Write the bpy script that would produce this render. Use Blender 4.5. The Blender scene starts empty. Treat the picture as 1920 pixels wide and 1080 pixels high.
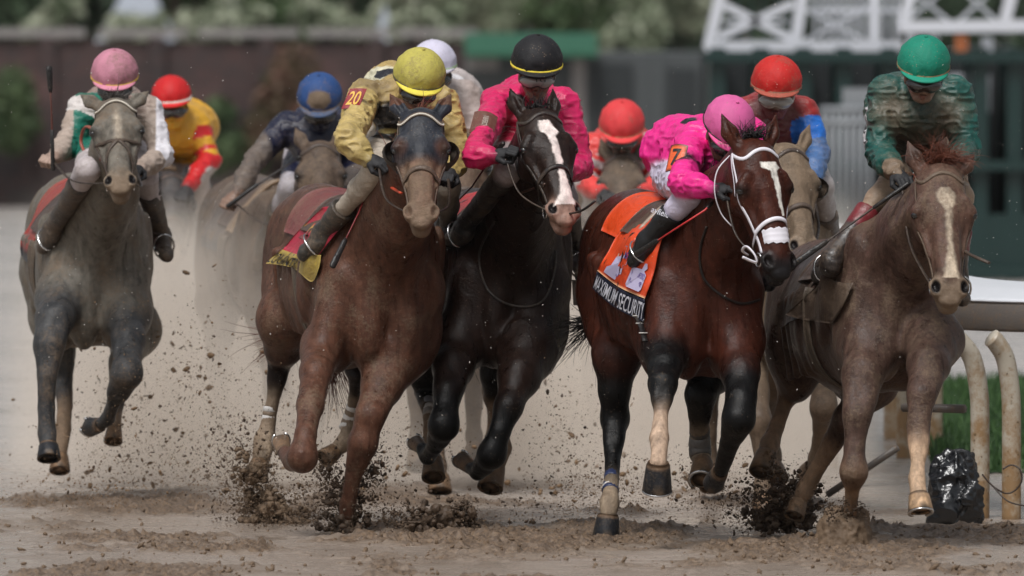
import bpy, bmesh, math, random
import numpy as np
from mathutils import Vector, Matrix
from mathutils.bvhtree import BVHTree
random.seed(7)
RNG = np.random.default_rng(11)
R = math.radians
scn = bpy.context.scene
COL = scn.collection

# ---------------------------------------------------------------- camera
FPX, CAMZ, YH = 24000.0, 2.6, -28.0
PITCH = math.atan((540 - YH) / FPX)
cam_d = bpy.data.cameras.new('camera')
cam = bpy.data.objects.new('camera', cam_d); COL.objects.link(cam)
cam.location = (0, 0, CAMZ); cam.rotation_euler = (math.pi / 2 - PITCH, 0, 0)
cam_d.lens = 450.0; cam_d.sensor_width = 36.0
cam_d.clip_start = 1.0; cam_d.clip_end = 3000
cam_d.dof.use_dof = True; cam_d.dof.focus_distance = 59.8; cam_d.dof.aperture_fstop = 4.2
scn.camera = cam

# ---------------------------------------------------------------- world, sun, exposure
SUN_EL, SUN_ROT = R(58), R(200)
w = bpy.data.worlds.new('World'); scn.world = w; w.use_nodes = True
nt = w.node_tree; nt.nodes.clear()
sky = nt.nodes.new('ShaderNodeTexSky'); sky.sky_type = 'NISHITA'; sky.sun_disc = False
sky.sun_elevation = SUN_EL; sky.sun_rotation = SUN_ROT; sky.dust_density = 4.0; sky.air_density = 1.2
hs = nt.nodes.new('ShaderNodeHueSaturation'); hs.inputs['Saturation'].default_value = 0.22
bgn = nt.nodes.new('ShaderNodeBackground'); bgn.inputs['Strength'].default_value = 0.056
wo = nt.nodes.new('ShaderNodeOutputWorld')
nt.links.new(sky.outputs[0], hs.inputs['Color']); nt.links.new(hs.outputs[0], bgn.inputs['Color'])
nt.links.new(bgn.outputs[0], wo.inputs['Surface'])
sl = bpy.data.lights.new('sun', 'SUN'); sl.energy = 1.5; sl.angle = R(22); sl.color = (1.0, .98, .96)
sun = bpy.data.objects.new('sun', sl); COL.objects.link(sun)
# sun stands high behind and to the left of the camera, veiled by cloud
sd = Vector((math.sin(SUN_ROT) * math.cos(SUN_EL), math.cos(SUN_ROT) * math.cos(SUN_EL), math.sin(SUN_EL)))
sun.rotation_euler = sd.to_track_quat('Z', 'Y').to_euler()
scn.view_settings.view_transform = 'Standard'; scn.view_settings.look = 'None'
scn.view_settings.gamma = 1; scn.view_settings.exposure = 0.80
scn.cycles.max_bounces = 5; scn.cycles.volume_bounces = 3; scn.cycles.transparent_max_bounces = 8
scn.cycles.volume_step_rate = 4.0; scn.cycles.volume_max_steps = 64
scn.cycles.caustics_reflective = False; scn.cycles.caustics_refractive = False
scn.cycles.use_denoising = True; scn.cycles.sample_clamp_indirect = 4

# ---------------------------------------------------------------- picture -> place
_cp, _sp = math.cos(PITCH), math.sin(PITCH)
def P(px, py, d):
    v = np.array([px - 960.0, FPX * _cp + (540 - py) * _sp, -FPX * _sp + (540 - py) * _cp])
    v = v * (d / v[1]); v[2] += CAMZ
    return v
def M(px, d):            # pixels -> metres at distance d
    return px * d / FPX
def nrm(v):
    v = np.asarray(v, float); return v / (np.linalg.norm(v) + 1e-12)

# ---------------------------------------------------------------- tagging
def tag(o, label=None, cat=None, group=None, kind=None):
    if label: o['label'] = label
    if cat: o['category'] = cat
    if group: o['group'] = group
    if kind: o['kind'] = kind
    return o
def empty(name, loc, label=None, cat=None, group=None):
    o = bpy.data.objects.new(name, None); COL.objects.link(o); o.location = [float(a) for a in loc]
    o.empty_display_size = .1
    return tag(o, label, cat, group)
def rootloc(o):
    l = np.zeros(3)
    while o is not None:
        l += np.array(o.location); o = o.parent
    return l
def mesh_obj(name, V, F, mat, parent=None, cols=None, smooth=True, kind=None):
    V = np.asarray(V, float)
    me = bpy.data.meshes.new(name)
    if parent is not None: V = V - rootloc(parent)
    if isinstance(F, np.ndarray) and F.ndim == 2:
        n = F.shape[1]
        me.vertices.add(len(V)); me.vertices.foreach_set('co', V.astype(np.float32).ravel())
        me.loops.add(F.size); me.loops.foreach_set('vertex_index', F.astype(np.int32).ravel())
        me.polygons.add(len(F)); me.polygons.foreach_set('loop_start', np.arange(0, F.size, n, dtype=np.int32))
        me.polygons.foreach_set('loop_total', np.full(len(F), n, dtype=np.int32))
        me.update(calc_edges=True)
    else:
        me.from_pydata([tuple(v) for v in V], [], [tuple(int(i) for i in f) for f in F]); me.update()
    me.validate()
    if smooth: me.polygons.foreach_set('use_smooth', [True] * len(me.polygons))
    if cols is not None:
        a = me.color_attributes.new('col', 'FLOAT_COLOR', 'POINT')
        a.data.foreach_set('color', np.asarray(cols, np.float32).ravel())
    if mat: me.materials.append(mat)
    o = bpy.data.objects.new(name, me); COL.objects.link(o); o.parent = parent
    if kind: o['kind'] = kind
    return o
class MB:
    """collects pieces of one mesh"""
    def __init__(s): s.V = []; s.F = []; s.C = []
    def add(s, V, F, c=(.5, .5, .5, 0)):
        n = len(s.V); s.V += [tuple(map(float, v)) for v in V]; s.F += [tuple(i + n for i in f) for f in F]
        s.C += [tuple(c)] * len(V)
    def tube(s, pts, r, n=6, c=(.5, .5, .5, 0), flat=None, up=None, cap=True):
        pts = [np.asarray(p, float) for p in pts]; m = len(pts)
        rs = r if hasattr(r, '__len__') else [r] * m
        V = []; prev = None
        for i in range(m):
            t = nrm(pts[min(i + 1, m - 1)] - pts[max(i - 1, 0)])
            if up is not None: a = np.asarray(up[i] if hasattr(up[0], '__len__') else up, float)
            else: a = prev if prev is not None else np.array([0.13, .2, 1.0])
            a = a - t * a.dot(t)
            if np.linalg.norm(a) < 1e-4: a = np.array([1., 0, 0]) - t * t[0]
            a = nrm(a); prev = a; b = np.cross(t, a)
            fl = flat or 1.0
            for k in range(n):
                an = 2 * math.pi * (k + .5) / n
                V.append(pts[i] + b * math.cos(an) * rs[i] + a * math.sin(an) * rs[i] * fl)
        F = []
        for i in range(m - 1):
            for k in range(n):
                F.append((i * n + k, i * n + (k + 1) % n, (i + 1) * n + (k + 1) % n, (i + 1) * n + k))
        if cap: F.append(tuple(range(n))[::-1]); F.append(tuple((m - 1) * n + k for k in range(n)))
        s.add(V, F, c)
    def box(s, c0, c1, c=(.5, .5, .5, 0), rot=0):
        x0, y0, z0 = c0; x1, y1, z1 = c1
        V = [(x, y, z) for x in (x0, x1) for y in (y0, y1) for z in (z0, z1)]
        if rot:
            cx, cy = (x0 + x1) / 2, (y0 + y1) / 2
            V = [(cx + (x - cx) * math.cos(rot) - (y - cy) * math.sin(rot), cy + (x - cx) * math.sin(rot) + (y - cy) * math.cos(rot), z) for x, y, z in V]
        s.add(V, [(0, 1, 3, 2), (4, 6, 7, 5), (0, 4, 5, 1), (2, 3, 7, 6), (0, 2, 6, 4), (1, 5, 7, 3)], c)
    def blob(s, c, r, c4=(.5, .5, .5, 0), sub=1, jit=.35, stretch=None):
        V, F = ICO[sub]
        j = 1 + jit * (RNG.random(len(V)) - .5) * 1.6
        for _ in range(3): qd = nrm(RNG.normal(size=3)); j = j + .35 * np.clip(V @ qd - .45, 0, 1) * RNG.choice([-1.3, 2.2])
        W = V * np.maximum(j, .2)[:, None] * r * .85
        q = nrm(RNG.normal(size=3)); e = 1 + RNG.random() ** 2 * 1.8
        W = W + np.outer(W @ q, q) * (e - 1)
        if stretch is not None: W = W + np.outer(W @ nrm(stretch[0]), nrm(stretch[0])) * (stretch[1] - 1)
        s.add(W + np.asarray(c), F, c4)
    def build(s, name, mat, parent=None, smooth=True, kind=None):
        return mesh_obj(name, s.V, s.F, mat, parent, cols=s.C, smooth=smooth, kind=kind)
def _ico(sub):
    bm = bmesh.new(); bmesh.ops.create_icosphere(bm, subdivisions=sub, radius=1)
    V = np.array([v.co[:] for v in bm.verts]); F = [tuple(v.index for v in f.verts) for f in bm.faces]; bm.free()
    return V, F
ICO = {0: _ico(1), 1: _ico(1), 2: _ico(2), 3: _ico(3)}

def catmull(pts, n=6):
    pts = [np.asarray(p, float) for p in pts]; out = []
    for i in range(len(pts) - 1):
        p0 = pts[max(i - 1, 0)]; p1 = pts[i]; p2 = pts[i + 1]; p3 = pts[min(i + 2, len(pts) - 1)]
        for k in range(n):
            t = k / n
            out.append(.5 * (2 * p1 + (p2 - p0) * t + (2 * p0 - 5 * p1 + 4 * p2 - p3) * t * t + (3 * p1 - p0 - 3 * p2 + p3) * t ** 3))
    out.append(pts[-1]); return out

def fleck_cloud(name, label, mat, clusters, n, rmin, rmax, pw, cat=None, clump=0.0, seed=1, stretch=1.6):
    """many small irregular flecks: clusters = (px, py, sx, sy, d, sd, weight)"""
    g = np.random.default_rng(seed); cl = np.array(clusters, float); k = g.choice(len(cl), n, p=cl[:, 6] / cl[:, 6].sum()); c = cl[k]
    px = c[:, 0] + g.normal(size=n) * c[:, 2]; py = c[:, 1] + g.normal(size=n) * c[:, 3]; d = c[:, 4] + g.normal(size=n) * c[:, 5]
    Y = d; q = np.stack([(px - 960) / (FPX * _cp) * Y, Y, CAMZ + ((540 - py) * _cp - FPX * _sp) / (FPX * _cp + (540 - py) * _sp) * Y], 1)
    ok = q[:, 2] > .004
    if clump: ok &= vnoise(q, 7.0, seed) + .5 * vnoise(q, 19.0, seed + 1) > clump
    q = q[ok]; n = len(q); V0, F0 = ICO[0]; F0 = np.array(F0)
    r = rmin + (rmax - rmin) * g.random(n) ** pw
    A = g.normal(size=(n, 3, 3)) * .38 + np.eye(3) * .85
    V = np.einsum('nij,vj->nvi', A, V0) * (1 + .5 * (g.random((n, len(V0), 1)) - .5)) * r[:, None, None] + q[:, None, :]
    F = (F0[None] + (np.arange(n) * len(V0))[:, None, None]).reshape(-1, 3)
    return tag(mesh_obj(name, V.reshape(-1, 3), F, mat, None, kind='stuff'), label, cat or name.replace('_', ' '))
# ---------------------------------------------------------------- lattice noise
def _h(i, j, k, seed):
    n = (i * 374761393 + j * 668265263 + k * 2147483647 + seed * 1274126177) & 0xffffffff
    n = ((n ^ (n >> 13)) * 1274126177) & 0xffffffff
    return ((n ^ (n >> 16)) & 0xffff) / 65535.0
def vnoise(Pt, scale, seed=0):
    q = np.asarray(Pt, float) * scale + 1000.0
    i = np.floor(q).astype(np.int64); f = q - i; f = f * f * (3 - 2 * f)
    o = 0
    for a in (0, 1):
        for b in (0, 1):
            for c in (0, 1):
                wgt = (f[:, 0] if a else 1 - f[:, 0]) * (f[:, 1] if b else 1 - f[:, 1]) * (f[:, 2] if c else 1 - f[:, 2])
                o = o + wgt * _h(i[:, 0] + a, i[:, 1] + b, i[:, 2] + c, seed)
    return o
def fbm(Pt, scale, seed=0, oct=3):
    s = 0; a = .5; t = 0
    for k in range(oct):
        s = s + a * vnoise(Pt, scale * 2 ** k, seed + k); t += a; a *= .5
    return s / t

# ---------------------------------------------------------------- organic bodies: blended tapered limbs turned into one skin
def cone(a, b, ra, rb, k=.04, c=0, sq=None, neg=False):
    return dict(t='c', a=np.asarray(a, float), b=np.asarray(b, float), ra=ra, rb=rb, k=k, c=c, sq=sq, neg=neg)
def ell(c0, r, rot=None, k=.04, c=0, neg=False):
    return dict(t='e', a=np.asarray(c0, float), r=np.asarray(r, float), rot=None if rot is None else np.asarray(rot, float), k=k, c=c, neg=neg)
def pdist(p, X, Y, Z):
    if p['t'] == 'c':
        a, b = p['a'], p['b']; ab = b - a; L = ab.dot(ab) + 1e-12
        x, y, z = X - a[0], Y - a[1], Z - a[2]
        h = np.clip((x * ab[0] + y * ab[1] + z * ab[2]) / L, 0, 1)
        x = x - h * ab[0]; y = y - h * ab[1]; z = z - h * ab[2]
        r = p['ra'] + (p['rb'] - p['ra']) * h
        l0 = np.sqrt(x * x + y * y + z * z) + 1e-9
        if p['sq'] is not None:
            n, s = p['sq']; d = (x * n[0] + y * n[1] + z * n[2]) * (1 / s - 1)
            x = x + n[0] * d; y = y + n[1] * d; z = z + n[2] * d
            l1 = np.sqrt(x * x + y * y + z * z) + 1e-9
            return (l1 - r) * (l0 / l1)
        return l0 - r
    x, y, z = X - p['a'][0], Y - p['a'][1], Z - p['a'][2]
    if p['rot'] is not None:
        m = p['rot']     # rows = local axes
        x, y, z = x * m[0][0] + y * m[0][1] + z * m[0][2], x * m[1][0] + y * m[1][1] + z * m[1][2], x * m[2][0] + y * m[2][1] + z * m[2][2]
    rx, ry, rz = p['r']
    k0 = np.sqrt((x / rx) ** 2 + (y / ry) ** 2 + (z / rz) ** 2) + 1e-9
    k1 = np.sqrt((x / rx ** 2) ** 2 + (y / ry ** 2) ** 2 + (z / rz ** 2) ** 2) + 1e-9
    return k0 * (k0 - 1) / k1
def pbox(p):
    if p['t'] == 'c':
        lo = np.minimum(p['a'] - p['ra'], p['b'] - p['rb']); hi = np.maximum(p['a'] + p['ra'], p['b'] + p['rb'])
        return lo, hi
    r = max(p['r']); 
    if p['rot'] is None: return p['a'] - p['r'], p['a'] + p['r']
    return p['a'] - r, p['a'] + r
def field(prims, lo, hi, h):
    n = np.maximum(np.ceil((hi - lo) / h).astype(int) + 1, 4)
    ax = [lo[i] + h * np.arange(n[i]) for i in range(3)]
    F = np.full(n, 1.0, np.float32)
    for p in prims:
        a, b = pbox(p); m = p['k'] + 3 * h
        i0 = np.clip(np.floor((a - m - lo) / h).astype(int), 0, n); i1 = np.clip(np.ceil((b + m - lo) / h).astype(int) + 1, 0, n)
        if np.any(i1 <= i0): continue
        X = ax[0][i0[0]:i1[0]][:, None, None]; Y = ax[1][i0[1]:i1[1]][None, :, None]; Z = ax[2][i0[2]:i1[2]][None, None, :]
        d = pdist(p, X, Y, Z); sl = (slice(i0[0], i1[0]), slice(i0[1], i1[1]), slice(i0[2], i1[2]))
        A = F[sl]; k = p['k']
        if p['neg']:
            d = -d; hh = np.maximum(k - np.abs(A - d), 0) / k
            F[sl] = np.maximum(A, d) + hh * hh * k * .25
        else:
            hh = np.maximum(k - np.abs(A - d), 0) / k
            F[sl] = np.minimum(A, d) - hh * hh * k * .25
    return F, lo
def nets(F, lo, h):
    s = F < 0; nx, ny, nz = F.shape; cs = (nx - 1, ny - 1, nz - 1)
    keys = []; pos = []; quads = []
    for ax in range(3):
        sl0 = [slice(None)] * 3; sl1 = [slice(None)] * 3; sl0[ax] = slice(0, -1); sl1[ax] = slice(1, None)
        e = np.argwhere(s[tuple(sl0)] != s[tuple(sl1)])
        if len(e) == 0: continue
        e1 = e.copy(); e1[:, ax] += 1
        f0 = F[e[:, 0], e[:, 1], e[:, 2]]; f1 = F[e1[:, 0], e1[:, 1], e1[:, 2]]
        t = f0 / (f0 - f1); p = e.astype(float); p[:, ax] += t
        u, v = [(1, 2), (2, 0), (0, 1)][ax]
        cells = []
        for du, dv in ((-1, -1), (0, -1), (0, 0), (-1, 0)):
            c = e.copy(); c[:, u] += du; c[:, v] += dv; cells.append(c)
            ok = (c[:, u] >= 0) & (c[:, v] >= 0) & (c[:, u] < cs[u]) & (c[:, v] < cs[v])
            keys.append(np.ravel_multi_index(c[ok].T, cs)); pos.append(p[ok])
        ok = (e[:, u] > 0) & (e[:, v] > 0) & (e[:, u] < cs[u]) & (e[:, v] < cs[v])
        q = np.stack([np.ravel_multi_index(c[ok].T, cs) for c in cells], 1)
        inside = s[e[ok][:, 0], e[ok][:, 1], e[ok][:, 2]]
        q[~inside] = q[~inside][:, ::-1]; quads.append(q)
    keys = np.concatenate(keys); pos = np.concatenate(pos)
    uq, inv = np.unique(keys, return_inverse=True); inv = inv.ravel()
    cnt = np.bincount(inv)
    V = np.stack([np.bincount(inv, pos[:, i]) / cnt for i in range(3)], 1) * h + lo
    Q = np.concatenate(quads); Q = np.searchsorted(uq, Q)
    return V, Q
def colorize(prims, V, pal, soft=.012):
    D = []; C = []
    for p in prims:
        if p['neg']: continue
        D.append(pdist(p, V[:, 0], V[:, 1], V[:, 2])); C.append(pal[p['c']])
    D = np.array(D); C = np.array(C, float); m = D.min(0)
    W = np.exp(-(D - m) / soft); W /= W.sum(0)
    return W.T @ C
def skin(prims, pal, h, fine=None, soft=.012, disp=None):
    """fine: (lo, hi, h2) box done at a finer step; both join within one step"""
    lo = np.min([pbox(p)[0] for p in prims if not p['neg']], 0) - 3 * h
    hi = np.max([pbox(p)[1] for p in prims if not p['neg']], 0) + 3 * h
    F, o = field(prims, lo, hi, h)
    if fine is not None:
        fl, fh, h2 = fine
    V, Q = nets(F, o, h)
    if fine is not None:
        ins = np.all((V > np.asarray(fl) + h) & (V < np.asarray(fh) - h), 1)
        Q = Q[~np.all(ins[Q], 1)]
        F2, o2 = field(prims, np.asarray(fl, float), np.asarray(fh, float), h2)
        V2, Q2 = nets(F2, o2, h2)
        Q = np.concatenate([Q, Q2 + len(V)]); V = np.concatenate([V, V2])
    used = np.unique(Q); mp = np.full(len(V), -1); mp[used] = np.arange(len(used)); V = V[used]; Q = mp[Q]
    C = colorize(prims, V, pal, soft)
    return V, Q, C
def vnormals(V, Q):
    n = np.cross(V[Q[:, 2]] - V[Q[:, 0]], V[Q[:, 3]] - V[Q[:, 1]])
    N = np.zeros_like(V)
    for i in range(4):
        for a in range(3): N[:, a] += np.bincount(Q[:, i], n[:, a], len(V))
    return N / (np.linalg.norm(N, axis=1)[:, None] + 1e-12)
def bvh(V, Q):
    return BVHTree.FromPolygons([tuple(v) for v in V], [tuple(int(i) for i in q) for q in Q])

# ---------------------------------------------------------------- materials
MUD = (.175, .125, .085)
def nodes(m):
    m.use_nodes = True; t = m.node_tree; t.nodes.clear()
    o = t.nodes.new('ShaderNodeOutputMaterial'); b = t.nodes.new('ShaderNodeBsdfPrincipled')
    t.links.new(b.outputs[0], o.inputs[0]); return t, b
def noise(t, vec, scale, detail=4, rough=.6, dist=0):
    n = t.nodes.new('ShaderNodeTexNoise'); n.inputs['Scale'].default_value = scale; n.inputs['Detail'].default_value = detail
    n.inputs['Roughness'].default_value = rough; n.inputs['Distortion'].default_value = dist
    t.links.new(vec, n.inputs['Vector']); return n.outputs['Fac']
def ramp(t, fac, stops):
    r = t.nodes.new('ShaderNodeValToRGB'); e = r.color_ramp.elements
    while len(e) < len(stops): e.new(.5)
    for i, (p, c) in enumerate(stops):
        e[i].position = p; e[i].color = c if len(c) == 4 else tuple(c) + (1,)
    t.links.new(fac, r.inputs[0]); return r.outputs[0]
def mix(t, f, a, b, mode='MIX'):
    n = t.nodes.new('ShaderNodeMix'); n.data_type = 'RGBA'; n.blend_type = mode
    for s, v in ((0, f), (6, a), (7, b)):
        if hasattr(v, 'is_linked'): t.links.new(v, n.inputs[s])
        elif s == 0: n.inputs[0].default_value = v
        else: n.inputs[s].default_value = tuple(v) + (1,) if len(v) == 3 else v
    return n.outputs[2]
def math_(t, op, a, b=0.0, c=None, clamp=False):
    n = t.nodes.new('ShaderNodeMath'); n.operation = op; n.use_clamp = clamp
    for i, v in enumerate((a, b, c)):
        if v is None: continue
        if hasattr(v, 'is_linked'): t.links.new(v, n.inputs[i])
        else: n.inputs[i].default_value = v
    return n.outputs[0]
def maprange(t, v, a, b, c=0.0, d=1.0):
    n = t.nodes.new('ShaderNodeMapRange')
    t.links.new(v, n.inputs[0])
    for i, x in enumerate((a, b, c, d)): n.inputs[i + 1].default_value = x
    return n.outputs[0]
def body_mat(name, rough=.5, bump=.25, bscale=60, spec=.4, mudcol=MUD, speck=1.0, sheen=0, fold=0, var=.25, soft=1.0):
    """colour from the mesh's 'col' attribute, its alpha says how muddy; splashes of mud and droplets by noise"""
    m = bpy.data.materials.new(name); t, b = nodes(m)
    tc = t.nodes.new('ShaderNodeTexCoord').outputs['Object']
    at = t.nodes.new('ShaderNodeAttribute'); at.attribute_name = 'col'
    n1 = noise(t, tc, 5.5, 7, .68, .5); n2 = noise(t, tc, 70, 5, .7); n3 = noise(t, tc, 28, 3, .6)
    # patchy mud
    s = math_(t, 'ADD', math_(t, 'MULTIPLY', n1, .62), math_(t, 'MULTIPLY', n2, .38))
    thr = math_(t, 'SUBTRACT', .70, math_(t, 'MULTIPLY', at.outputs['Alpha'], .36))
    d = math_(t, 'SUBTRACT', s, thr)
    f = maprange(t, d, -.05 * soft, .12 * soft)
    f = math_(t, 'MULTIPLY', f, math_(t, 'ADD', .62, math_(t, 'MULTIPLY', at.outputs['Alpha'], .3)))
    vo = t.nodes.new('ShaderNodeTexVoronoi'); vo.inputs['Scale'].default_value = 75; t.links.new(tc, vo.inputs['Vector'])
    dots = math_(t, 'LESS_THAN', vo.outputs['Distance'], .17)
    dk = math_(t, 'MULTIPLY', dots, math_(t, 'GREATER_THAN', n3, .53)); dk = math_(t, 'MULTIPLY', dk, .65 * speck)
    dk = math_(t, 'MULTIPLY', dk, math_(t, 'GREATER_THAN', at.outputs['Alpha'], .04))
    mp = t.nodes.new('ShaderNodeMapping'); mp.inputs['Scale'].default_value = (1, 1, .2); t.links.new(tc, mp.inputs[0])
    n4 = noise(t, mp.outputs[0], 24, 4, .62, .4)       # rain and sweat running down
    vr = math_(t, 'MULTIPLY', maprange(t, n3, .3, .7, 1 - var * .6, 1 + var * .6), maprange(t, n4, .3, .7, 1 - var, 1 + var))
    base = t.nodes.new('ShaderNodeVectorMath'); base.operation = 'SCALE'
    t.links.new(at.outputs['Color'], base.inputs[0]); t.links.new(vr, base.inputs['Scale'])
    mc = mix(t, n2, tuple(c * .62 for c in mudcol), tuple(min(1, c * 1.3) for c in mudcol))
    c = mix(t, f, base.outputs[0], mc); c = mix(t, dk, c, tuple(min(1, x * 1.7) for x in mudcol))
    t.links.new(c, b.inputs['Base Color'])
    r = maprange(t, f, 0, 1, rough, .72); r = math_(t, 'ADD', r, math_(t, 'MULTIPLY', math_(t, 'SUBTRACT', n4, .5), .55))
    t.links.new(r, b.inputs['Roughness'])
    b.inputs['Specular IOR Level'].default_value = spec
    if sheen: b.inputs['Sheen Weight'].default_value = sheen
    hgt = math_(t, 'ADD', math_(t, 'MULTIPLY', f, .5), math_(t, 'MULTIPLY', noise(t, tc, bscale, 6, .68), .6))
    if fold:
        wv = noise(t, tc, 13, 3, .5, 1.6); hgt = math_(t, 'ADD', hgt, math_(t, 'MULTIPLY', wv, fold))
    bp = t.nodes.new('ShaderNodeBump'); bp.inputs['Strength'].default_value = bump; bp.inputs['Distance'].default_value = .012
    t.links.new(hgt, bp.inputs['Height']); t.links.new(bp.outputs[0], b.inputs['Normal'])
    return m
def plain(name, col, rough=.5, metal=0, spec=.5, bump=0, bs=80, mud=0.0, vary=.15, emit=None, mudcol=MUD):
    m = bpy.data.materials.new(name); t, b = nodes(m)
    tc = t.nodes.new('ShaderNodeTexCoord').outputs['Object']
    n = noise(t, tc, 22, 5, .65); n2 = noise(t, tc, 90, 3, .6)
    c = mix(t, n, tuple(x * (1 - vary) for x in col), tuple(min(1, x * (1 + vary)) for x in col))
    if mud:
        f = maprange(t, math_(t, 'ADD', math_(t, 'MULTIPLY', n, .6), math_(t, 'MULTIPLY', n2, .4)), .80 - mud * .6, .92 - mud * .6)
        c = mix(t, math_(t, 'MULTIPLY', f, .9), c, mudcol)
    t.links.new(c, b.inputs['Base Color']); b.inputs['Roughness'].default_value = rough
    b.inputs['Metallic'].default_value = metal; b.inputs['Specular IOR Level'].default_value = spec
    if bump:
        bp = t.nodes.new('ShaderNodeBump'); bp.inputs['Strength'].default_value = bump; bp.inputs['Distance'].default_value = .01
        t.links.new(noise(t, tc, bs, 4, .6), bp.inputs['Height']); t.links.new(bp.outputs[0], b.inputs['Normal'])
    return m
MAT = {}
MAT['coat'] = body_mat('wet_coat', rough=.33, bump=.5, bscale=60, spec=.18, sheen=.0, speck=.5, var=.38)
MAT['silk'] = body_mat('racing_silk', rough=.38, bump=.5, bscale=26, spec=.42, fold=1.1, var=.1, soft=2.0)
MAT['leather'] = plain('tack_leather', (.035, .022, .015), .45, mud=.35, bump=.2)
MAT['tanleather'] = plain('muddy_leather', (.13, .085, .05), .55, mud=.5, bump=.3)
MAT['blackleather'] = plain('black_leather', (.008, .008, .009), .28, spec=.6)
MAT['whiterubber'] = plain('white_tack', (.72, .70, .76), .4, mud=.05, vary=.06)
MAT['metal'] = plain('bit_metal', (.6, .6, .6), .25, metal=1, mud=.1)
MAT['eye'] = plain('dark_eye', (.006, .005, .005), .06, spec=.9, vary=.02)
MAT['hair'] = plain('dark_hair', (.010, .008, .008), .5, vary=.3)
MAT['redhair'] = plain('red_hair', (.14, .04, .02), .5, vary=.3)
MAT['greyhair'] = plain('muddy_hair', (.06, .05, .045), .6, vary=.3, mud=.3)
MAT['hoofdark'] = plain('dark_hoof', (.022, .024, .027), .45, mud=.25, bump=.3, bs=50)
MAT['hoofmud'] = plain('muddy_hoof', (.20, .125, .075), .55, mud=.5, bump=.4, bs=60)
MAT['hooflight'] = plain('pale_hoof', (.42, .27, .16), .5, mud=.3, bump=.3, bs=60)
MAT['lens'] = plain('goggle_lens', (.03, .025, .022), .08, spec=.9, mud=.22)
MAT['lensclear'] = plain('goggle_lens_pale', (.30, .29, .27), .12, spec=.8, mud=.35)
MAT['frame'] = plain('goggle_frame', (.02, .02, .02), .35, mud=.2)
MAT['framewhite'] = plain('goggle_frame_pale', (.45, .43, .40), .4, mud=.35)
MAT['glove'] = plain('black_glove', (.012, .012, .014), .7, bump=.3, mud=.12)
# ---------------------------------------------------------------- horses
def relax(V, Q, it=1, lam=.5):
    for _ in range(it):
        S = np.zeros_like(V); n = np.bincount(Q.ravel(), minlength=len(V)) * 2.0
        for i in range(4):
            for j in ((i + 1) % 4, (i + 3) % 4):
                for a in range(3): S[:, a] += np.bincount(Q[:, i], V[Q[:, j], a], len(V))
        V = V * (1 - lam) + S / np.maximum(n, 1)[:, None] * lam
    return V
class Head:
    def __init__(s, poll, muz, yaw, roll=0, k=1.0, kx=1.16):
        s.kx = kx; s.Z = nrm(poll - muz); f = np.array([math.sin(R(yaw)), -math.cos(R(yaw)), 0])
        s.Y = nrm(f - s.Z * s.Z.dot(f)); s.X = np.cross(s.Z, s.Y); s.o = poll; s.k = k
    def w(s, x, y, z): return s.o + (s.X * x * s.kx + s.Y * y + s.Z * z) * s.k
    def loc(s, V): q = (V - s.o) / s.k; return np.stack([q @ s.X / s.kx, q @ s.Y, q @ s.Z], 1)
    def rot(s, tx=0, tz=0):
        X, Y, Z = s.X, s.Y, s.Z
        if tx: c, n = math.cos(R(tx)), math.sin(R(tx)); Y, Z = Y * c + Z * n, Z * c - Y * n
        if tz: c, n = math.cos(R(tz)), math.sin(R(tz)); X, Z = X * c + Z * n, Z * c - X * n
        return np.array([X, Y, Z])
def head_prims(H, ears, k=1.0, muz=2):
    w = H.w; q = H.k; p = []; qr = q * (1 + (H.kx - 1) * .55)
    E = lambda c, r, kk=.03, col=0, neg=False, rx=0, rz=0: p.append(ell(w(*c), np.array(r) * q * [H.kx, 1, 1], H.rot(rx, rz), kk * q, col, neg))
    C = lambda a, b, ra, rb, kk=.03, col=0, sq=None, neg=False: p.append(cone(w(*a), w(*b), ra * qr, rb * qr, kk * q, col, sq, neg))
    E((0, -.04, -.07), (.088, .095, .11)); E((0, -.01, -.17), (.095, .068, .13))
    C((0, -.045, -.2), (0, -.018, -.47), .083, .052)
    C((0, .012, -.22), (0, .018, -.49), .045, .034, .03)
    C((0, -.13, -.2), (0, -.07, -.5), .062, .036, .04)
    for s in (-1, 1):
        E((s * .05, -.135, -.17), (.036, .095, .10), .03)
        C((s * .075, .022, -.15), (s * .094, .006, -.185), .022, .024, .02)
        C((s * .094, .0, -.20), (s * .083, -.02, -.25), .024, .02, .02)
        C((s * .078, -.02, -.26), (s * .058, -.012, -.38), .013, .008, .018)
        C((s * .03, .028, -.3), (s * .026, .026, -.47), .015, .013, .02)
        E((s * .092, -.004, -.208), (.016, .02, .018), .012, 0, True)
        E((s * .040, .006, -.525), (.030, .034, .045), .022, muz)
        C((s * .060, .0, -.51), (s * .050, .018, -.555), .013, .012, .012, muz)
        E((s * .050, .034, -.532), (.0145, .03, .027), .010, 9, True, rz=-s * 18)
        E((s * .07, -.02, -.585), (.04, .05, .004), .012, 9, True)
    E((0, -.008, -.535), (.052, .048, .055), .025, muz)
    E((0, .004, -.585), (.038, .030, .026), .018, muz)
    E((0, -.050, -.592), (.034, .032, .028), .016, muz); E((0, -.05, -.55), (.045, .035, .05), .02, muz)
    E((0, .035, -.60), (.06, .006, .012), .01, 9, True)
    for s, e in zip((-1, 1), ears):
        if e is None: continue
        bx, bz = s * .058, -.005; dx, dy, dz, L = e
        dv = nrm(np.array([dx, dy, dz])); b = np.array([bx, -.03, bz]); m = b + dv * L * .48 + np.array([s * .006, 0, 0]); t = b + dv * L
        ax = H.X * .55 * s + H.Y
        ax = nrm(ax)
        C(b, m, .026, .034, .02, 0, (ax, .55)); C(m, t, .034, .006, .012, 0, (ax, .5))
        i0 = b + dv * L * .22 + np.array([s * .0, .026, 0]); i1 = b + dv * L * .8 + np.array([0, .016, 0])
        C(i0, i1, .016, .006, .006, 9, None, True)
    return p
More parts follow.
